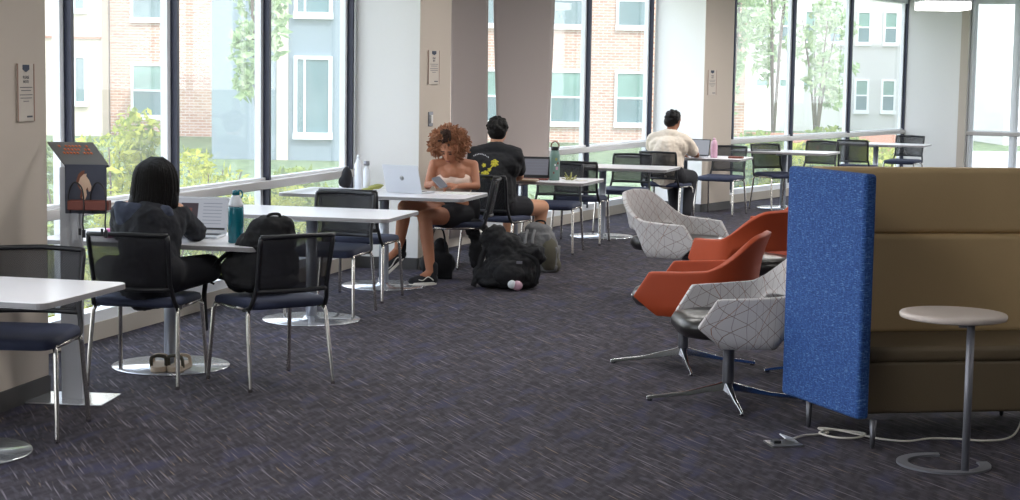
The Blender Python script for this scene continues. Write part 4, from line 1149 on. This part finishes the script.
# ---- woman with curly hair
def woman_curly():
    ox, oy = -.42, 14.3
    r = empty('person', (ox, oy, 0)); tag(r, 'person with big curly auburn hair in a strapless top looking down at a phone', 'person')
    L = lambda p: V((p[0]-ox, p[1]-oy, p[2]))
    b = MB()
    T_, R = headmesh(b, L((-.505, 14.20, 1.075)), (-.30, -.95), .62, .97)
    b.cap(L((-.48, 14.30, .95)), L((-.49, 14.25, 1.02)), .048, .045)
    b.cap(L((-.40, 14.40, .56)), L((-.45, 14.36, .72)), .125, .105); b.cap(L((-.45, 14.36, .72)), L((-.475, 14.32, .87)), .105, .12)
    b.cap(L((-.56, 14.30, .86)), L((-.38, 14.33, .86)), .085, .085)
    b.cap(L((-.62, 14.28, .942)), L((-.48, 14.30, .965)), .045, .045); b.cap(L((-.48, 14.30, .965)), L((-.33, 14.335, .938)), .045, .045)
    for x in (-.535, -.425): b.ell(L((x, 14.24 if x < -.5 else 14.255, .835)), (.058, .05, .055))
    for sh, el, wr in (((-.635, 14.275, .945), (-.68, 14.20, .775), (-.655, 14.03, .80)), ((-.315, 14.335, .94), (-.285, 14.22, .775), (-.43, 14.04, .785))):
        b.cap(L(sh), L(el), .042, .032); b.cap(L(el), L(wr), .033, .022)
    hand(b, L((-.655, 14.03, .80)), (.45, -.75, .2), (-.55, -.3, .75), .95, .75)
    hand(b, L((-.43, 14.04, .785)), (-.85, -.3, .12), (.1, -.3, .9), .95, .65)
    # crossed legs
    for hip, kn, an in (((-.40, 14.34, .53), (-.69, 13.98, .535), (-.635, 13.92, .10)), ((-.36, 14.42, .53), (-.85, 14.00, .61), (-.90, 14.02, .27))):
        b.cap(L(hip), L(kn), .088, .062); mid = V(kn).lerp(V(an), .3)
        b.cap(L(kn), L(mid), .056, .056); b.cap(L(mid), L(an), .056, .036)
    b.cap(L((-.635, 13.92, .10)), L((-.72, 13.87, .05)), .036, .03)
    b.cap(L((-.90, 14.02, .27)), L((-.98, 13.98, .20)), .034, .028)
    body = b.build('body', 'skin_brown', r, mods=remesh(.0075, 4))
    eyes(body, T_, R, .97)
    t = MB(); t.cap(L((-.44, 14.375, .70)), L((-.468, 14.325, .80)), .122, .122); t.cap(L((-.545, 14.28, .80)), L((-.405, 14.305, .80)), .098, .098)
    for x in (-.535, -.425): t.ell(L((x, 14.235 if x < -.5 else 14.25, .81)), (.066, .055, .05))
    t.build('strapless_top', 'top_cream', r, mods=remesh(.009, 4))
    s = MB()
    for hip, q in (((-.40, 14.34, .53), (-.53, 14.19, .53)), ((-.36, 14.42, .535), (-.53, 14.28, .56))): s.cap(L(hip), L(q), .105, .095)
    s.cap(L((-.38, 14.42, .60)), L((-.41, 14.40, .67)), .132, .122)
    s.build('shorts', 'denim_black', r, mods=remesh(.011, 3))
    # hair
    hc = L((-.515, 14.25, 1.12)); ha = MB(); ha.ell(hc+V((0, .03, 0)), (.125, .12, .12))
    rnd = random.Random(5)
    for k in range(950):
        d = V((rnd.gauss(0, 1), rnd.gauss(0, 1), rnd.gauss(0, 1))).normalized()
        look = V((-.25, -.80, -.85)).normalized()
        if d.dot(look) > .80: continue
        if d.z < -.80: continue
        ln = rnd.uniform(.14, .19)*(1.0 if d.z > -.3 else .9); ax = d.orthogonal().normalized(); ay = d.cross(ax)
        pts = []; ph = rnd.random()*6
        for i in range(13):
            q = i/12; rr = .012
            pts.append(hc+V((0, .02, 0))+d*(.07+(ln-.07)*q)+(ax*math.cos(ph+q*9)+ay*math.sin(ph+q*9))*rr+V((0, 0, -.02*q*q)))
        ha.tube(pts, [.0075-.003*i/12 for i in range(13)], 5)
    hm = ha.build('hair', 'hair_auburn', r)
    rt = MB()
    for k in range(45):
        d = V((rnd.gauss(-.10, .14), -.86, .42+rnd.gauss(0, .20))).normalized()
        p = hc+V((0, .01, 0)); rt.tube([p+d*.10, p+d*.15+V((0, 0, .004)), p+d*(.178+rnd.uniform(0, .012))], [.014, .012, .007], 5)
    rt.build('dark_roots', 'hair_root', hm)['label'] = 'dark hair roots'
    nk = MB().tube(smoothpts([L((-.55, 14.25, .93)), L((-.52, 14.225, .90)), L((-.495, 14.212, .872)), L((-.455, 14.235, .90)), L((-.43, 14.27, .93))]), .002, 6).build('necklace', 'silver', r)
    # shoes
    for nm, heel, toe, z in (('shoe', (-.615, 13.935), (-.775, 13.84), 0), ('shoe', (-.875, 14.035), (-1.03, 13.955), .12)):
        hv, tv = V((heel[0], heel[1], 0)), V((toe[0], toe[1], 0)); dd = (tv-hv).normalized(); k = z and -.10 or 0
        def Q(s, zz): p = hv.lerp(tv, s); return L((p.x, p.y, z+zz+k*(s)*.8 + (.08 if z else 0)*(1-s)*.8))
        so_ = MB(); so_.cap(Q(0, .022), Q(1, .020), .030, .034, 12)
        shoe = MB(); shoe.cap(Q(0, .045), Q(.55, .050), .040, .040, 12); shoe.cap(Q(.55, .050), Q(1.02, .036), .038, .032, 12); shoe.cap(Q(0.02, .05), Q(.12, .09), .040, .041, 12)
        sh = shoe.build(nm, 'shoe_black', r, mods=remesh(.006, 3))
        sl = MB(); n_ = 18; pr = dd.cross(V((0, 0, 1)))
        lo = []; hi = []
        for i in range(n_):
            a = 2*PI*i/n_; s = .5+.66*math.cos(a); w = .046*math.sin(a)
            p = Q(s, 0)+pr*w; lo.append(p+V((0, 0, .001))); hi.append(p+V((0, 0, .026)))
        sl.add(lo+hi, [tuple(range(n_-1, -1, -1)), tuple(range(n_, 2*n_))]+[(i, (i+1) % n_, n_+(i+1) % n_, n_+i) for i in range(n_)]); sl.build('sole', 'sole_white', sh, bevel=.003)
        lc = MB()
        for i in range(4):
            p = Q(.35+.13*i, .088-.008*i); lc.tube([p-pr*.022-V((0, 0, .006)), p+V((0, 0, .004)), p+pr*.022-V((0, 0, .006))], .0045, 6)
        lc.build('laces', 'sole_white', sh)
        st_ = MB(); 
        for sg in (-1, 1): st_.tube(smoothpts([Q(.1, .04)+pr*sg*.040, Q(.35, .07)+pr*sg*.038, Q(.6, .045)+pr*sg*.039, Q(.8, .05)+pr*sg*.034]), .004, 6)
        st_.build('side_stripe', 'sole_white', sh)
        sk = MB().cap(Q(.03, .09), Q(.0, .15), .041, .039, 12).build('sock', 'denim_black', r, mods=remesh(.007, 2))
woman_curly()
ph = MB().prism(rrect(.072, .148, .01), 0, .009).build('phone', 'side_grey', loc=(-.575, 13.955, .815)); ph.rotation_euler = (.5, -.2, .5); tag(ph, 'grey phone held in the curly-haired person\'s hands', 'phone')

# ---- man in black T-shirt
def man_black():
    ox, oy = -.13, 15.05
    r = empty('person', (ox, oy, 0)); tag(r, 'person in a black T-shirt with a yellow flower print sitting with back to camera', 'person')
    L = lambda p: V((p[0]-ox, p[1]-oy, p[2]))
    b = MB()
    T_, R = headmesh(b, L((-.12, 15.17, 1.195)), (.45, .89), .25, 1.02)
    b.cap(L((-.14, 15.12, 1.05)), L((-.13, 15.14, 1.14)), .056, .054)
    b.cap(L((-.13, 15.0, .60)), L((-.14, 15.07, .92)), .12, .09); b.cap(L((-.30, 15.12, .99)), L((.01, 15.02, .99)), .045, .045)
    for sh, el, wr in (((-.32, 15.13, .98), (-.31, 15.33, .80), (-.03, 15.52, .77)), ((.035, 15.02, .98), (.07, 15.22, .80), (.06, 15.48, .77))):
        b.cap(L(sh), L(el), .046, .038); b.cap(L(el), L(wr), .038, .027); dv = V(wr)-V(el); hand(b, L(wr), dv, (0, 0, 1), 1., .4)
    for hip, kn, an in (((-.04, 15.02, .54), (.27, 15.30, .525), (.22, 15.32, .10)), ((-.20, 15.10, .54), (-.02, 15.50, .525), (-.02, 15.46, .10))):
        b.cap(L(hip), L(kn), .095, .066); b.cap(L(kn), L(an), .060, .038)
        b.cap(L((an[0], an[1]-.03, .05)), L((an[0]+.08, an[1]+.13, .04)), .034, .03)
    b.build('body', 'skin_light', r, mods=remesh(.009, 4))
    t = MB(); t.cap(L((-.13, 15.0, .60)), L((-.14, 15.05, .82)), .175, .18); t.cap(L((-.25, 15.09, .90)), L((-.04, 15.03, .90)), .125, .125); t.cap(L((-.31, 15.12, 1.0)), L((-.14, 15.08, 1.04)), .066, .07); t.cap(L((-.14, 15.08, 1.04)), L((.03, 15.02, 1.0)), .07, .066)
    t.cap(L((-.17, 15.10, 1.03)), L((-.11, 15.08, 1.03)), .075, .075)
    t.cap(L((-.32, 15.12, .98)), L((-.325, 15.24, .87)), .066, .07); t.cap(L((.04, 15.01, .98)), L((.06, 15.14, .87)), .066, .068)
    tee = t.build('t_shirt', 'black_tee', r, mods=cloth(.009, 4, .022))
    # print on the back of the shirt, laid on its surface
    bpy.context.view_layer.update(); dg = bpy.context.evaluated_depsgraph_get(); te = tee.evaluated_get(dg)
    def on(x, z):
        p = L((x, 14.2, z)); ok, hit, n_, _ = te.ray_cast(p, V((0, 1, 0))); return (hit if ok else L((x, 14.9, z)))
    for cx, cz, s, n5 in ((-.145, .925, .036, 6), (-.235, .905, .020, 5), (-.225, .825, .040, 6), (-.285, .85, .018, 5), (-.19, .87, .018, 5), (-.165, .80, .02, 5)):
        fl_ = MB()
        for k in range(n5):
            a = k*2*PI/n5+cx*40; fl_.ell(on(cx+math.cos(a)*s*.6, cz+math.sin(a)*s*.6), (s*.42, .004, s*.34), nu=8, nv=6)
        fl_.ell(on(cx, cz), (s*.5, .006, s*.5), nu=8, nv=6); fl_.build('flower_print', 'yellow_print', tee)
    fl_ = MB()
    for k in range(18): fl_.ell(on(-.145-.08*k/17, .925-.10*k/17), (.005, .004, .007), nu=6, nv=5)
    fl_.build('stem_print', 'yellow_print', tee)
    wr = MB()
    for k in range(10):
        u = k/9; wr.ell(on(-.325+.125*u, .965+.030*math.sin(PI*(u*.8+.15))), (.0045, .004, .007+.003*(k % 2)), nu=6, nv=5)
    wr.build('white_lettering', 'white_print', tee)
    s = MB()
    for hip, q in (((-.04, 15.02, .54), (.10, 15.14, .535)), ((-.20, 15.10, .54), (-.10, 15.32, .53))): s.cap(L(hip), L(q), .115, .102)
    s.cap(L((-.19, 15.04, .57)), L((-.07, 15.0, .57)), .13, .13)
    s.build('shorts', 'denim_black', r, mods=remesh(.012, 3))
    ha = MB(); hc = L((-.13, 15.15, 1.225)); rnd = random.Random(8)
    ha.ell(hc, (.088, .10, .088)); ha.ell(hc+V((0, -.03, -.045)), (.08, .07, .07))
    for k in range(130):
        d = V((rnd.gauss(0, 1), rnd.gauss(0, 1), rnd.gauss(0, 1))).normalized()
        if d.z < -.6 or (d.y > .6 and d.z < .3): continue
        ha.ell(hc+V((d.x*.086, d.y*.096, d.z*.086)), rnd.uniform(.012, .02), nu=6, nv=5)
    ha.build('hair', 'hair_black', r, mods=remesh(.007, 1))
    for an in ((.22, 15.32), (-.02, 15.46)):
        sh = MB(); sh.cap(L((an[0]-.02, an[1]-.04, .045)), L((an[0]+.09, an[1]+.14, .04)), .042, .036); sh.box(L((an[0]+.035, an[1]+.05, .016)), (.08, .26, .03), face(.5, .86)); sh.build('shoe', 'shoe_black', r, mods=remesh(.008, 3))
man_black()

# ---- man in white T-shirt
def man_white():
    ox, oy = 1.78, 19.65
    r = empty('person', (ox, oy, 0)); tag(r, 'person in a white T-shirt and dark trousers seated at a far table', 'person')
    L = lambda p: V((p[0]-ox, p[1]-oy, p[2]))
    b = MB()
    T_, R = headmesh(b, L((1.83, 19.80, 1.175)), (.75, .66), .35, 1.02)
    b.cap(L((1.79, 19.74, 1.02)), L((1.81, 19.77, 1.12)), .056, .054)
    b.cap(L((1.75, 19.60, .60)), L((1.77, 19.68, .90)), .12, .09); b.cap(L((1.62, 19.77, .97)), L((1.93, 19.65, .95)), .045, .045)
    for sh, el, wr in (((1.595, 19.79, .96), (1.62, 19.98, .79), (1.92, 20.07, .77)), ((1.965, 19.64, .94), (2.10, 19.80, .79), (2.12, 19.98, .77))):
        b.cap(L(sh), L(el), .046, .038); b.cap(L(el), L(wr), .038, .027); dv = V(wr)-V(el); hand(b, L(wr), dv, (0, 0, 1), 1., .4)
    for hip, kn, an in (((1.86, 19.58, .54), (2.06, 19.95, .52), (2.0, 19.72, .12)), ((1.68, 19.66, .54), (1.86, 20.05, .52), (1.86, 19.85, .12))):
        b.cap(L(hip), L(kn), .095, .066); b.cap(L(kn), L(an), .060, .038)
        b.cap(L((an[0], an[1]-.03, .05)), L((an[0]+.08, an[1]+.13, .04)), .034, .03)
    b.build('body', 'skin_tan', r, mods=remesh(.01, 4))
    t = MB(); t.cap(L((1.75, 19.60, .58)), L((1.765, 19.66, .82)), .18, .185); t.cap(L((1.67, 19.73, .88)), L((1.87, 19.64, .88)), .125, .125); t.cap(L((1.61, 19.77, .975)), L((1.77, 19.71, 1.01)), .066, .07); t.cap(L((1.77, 19.71, 1.01)), L((1.94, 19.64, .965)), .07, .066)
    t.cap(L((1.75, 19.72, 1.0)), L((1.82, 19.70, 1.0)), .08, .078)
    t.cap(L((1.59, 19.78, .96)), L((1.595, 19.88, .86)), .068, .072); t.cap(L((1.97, 19.63, .94)), L((2.05, 19.74, .84)), .068, .072)
    t.build('t_shirt', 'white_tee', r, mods=cloth(.010, 4, .025))
    s = MB()
    for hip, kn, an in (((1.86, 19.58, .54), (2.06, 19.95, .52), (2.0, 19.72, .12)), ((1.68, 19.66, .54), (1.86, 20.05, .52), (1.86, 19.85, .12))):
        s.cap(L(hip), L(kn), .115, .085); s.cap(L(kn), L(an), .080, .055)
    s.cap(L((1.68, 19.62, .57)), L((1.83, 19.56, .57)), .125, .125)
    s.build('trousers', 'denim_black', r, mods=remesh(.012, 3))
    ha = MB(); hc = L((1.815, 19.78, 1.205)); rnd = random.Random(9)
    ha.ell(hc, (.088, .098, .088)); ha.ell(hc+V((-.03, -.03, -.04)), (.075, .075, .07))
    for k in range(130):
        d = V((rnd.gauss(0, 1), rnd.gauss(0, 1), rnd.gauss(0, 1))).normalized()
        if d.z < -.6 or (d.dot(V((.75, .66, 0))) > .55 and d.z < .3): continue
        ha.ell(hc+V((d.x*.088, d.y*.096, d.z*.086)), rnd.uniform(.013, .022), nu=6, nv=5)
    ha.build('hair', 'hair_black', r, mods=remesh(.008, 1))
    for an in ((2.0, 19.72), (1.86, 19.85)):
        sh = MB(); sh.cap(L((an[0]-.02, an[1]-.04, .045)), L((an[0]+.09, an[1]+.14, .04)), .042, .036); sh.box(L((an[0]+.035, an[1]+.05, .016)), (.08, .26, .03), face(.5, .86)); sh.build('shoe', 'shoe_black', r, mods=remesh(.009, 3))
man_white()

# ------------------------------------------------------------------ survey correction for everything else placed on the plan
def shift(o, x, y):
    nx, ny = W(x, y); o.location.x += nx-x; o.location.y += ny-y
near = {'high_back_sofa', 'round_side_table', 'floor_outlet', 'power_cord'}
bpy.context.view_layer.update()
ANCH = {'person': (-2.0, 9.6), 'person.001': (-.42, 14.3), 'person.002': (-.13, 15.05), 'person.003': (1.78, 19.65)}
for o in list(bpy.data.objects):
    if o.parent or not o.get('category'): continue
    n0 = o.name.split('.')[0]
    if n0 in ('cafe_table', 'mesh_back_chair', 'swivel_lounge_chair', 'roller_blind', 'paper_notice', 'light_switch', 'ceiling_light', 'pendant_light', 'shrub', 'tree') or o.location.y > 40 or n0.endswith('building') or n0 == 'garden_wall': continue
    if o.type == 'MESH' and o.location.length < .01:
        c0 = sum((V(q) for q in o.bound_box), V())/8; shift(o, c0.x, c0.y)
    else: shift(o, o.location.x, o.location.y)

# ------------------------------------------------------------------ light, camera
w = bpy.data.worlds.new('World'); sc.world = w; w.use_nodes = True
nt = w.node_tree; bg = nt.nodes['Background']
tc = nt.nodes.new('ShaderNodeTexCoord'); sp = nt.nodes.new('ShaderNodeSeparateXYZ'); nt.links.new(tc.outputs['Generated'], sp.inputs[0])
rp = nt.nodes.new('ShaderNodeValToRGB'); nt.links.new(sp.outputs['Z'], rp.inputs['Fac'])
rp.color_ramp.elements[0].position = 0; rp.color_ramp.elements[0].color = (1, 1, 1, 1)
rp.color_ramp.elements[1].position = .8; rp.color_ramp.elements[1].color = (.70, .82, 1, 1)
nt.links.new(rp.outputs['Color'], bg.inputs['Color']); bg.inputs['Strength'].default_value = 3.6
sun = bpy.data.lights.new('sun', 'SUN'); sun.energy = 2.4; sun.angle = .01; sun.color = (1, .96, .9)
so_ = bpy.data.objects.new('sun', sun); col.objects.link(so_)
so_.rotation_euler = V((-.35, .62, -.70)).to_track_quat('-Z', 'Y').to_euler()

cam = bpy.data.cameras.new('camera'); co = bpy.data.objects.new('camera', cam); col.objects.link(co)
F = 1750.
cam.sensor_width = 36; cam.lens = F/1020*36; cam.clip_end = 400; cam.clip_start = .05
co.location = (0, 0, 1.7); co.rotation_euler = (Matrix.Rotation(PI/2-PITCH, 3, 'X') @ Matrix.Rotation(ROLL, 3, 'Z')).to_euler()
sc.camera = co
sc.view_settings.view_transform = 'Standard'; sc.view_settings.look = 'None'; sc.view_settings.exposure = 0.15; sc.view_settings.gamma = 1.0
sc.view_settings.use_curve_mapping = False
sc.cycles.max_bounces = 8; sc.cycles.transparent_max_bounces = 24
sc.cycles.use_denoising = True
sc.cycles.sample_clamp_indirect = 6
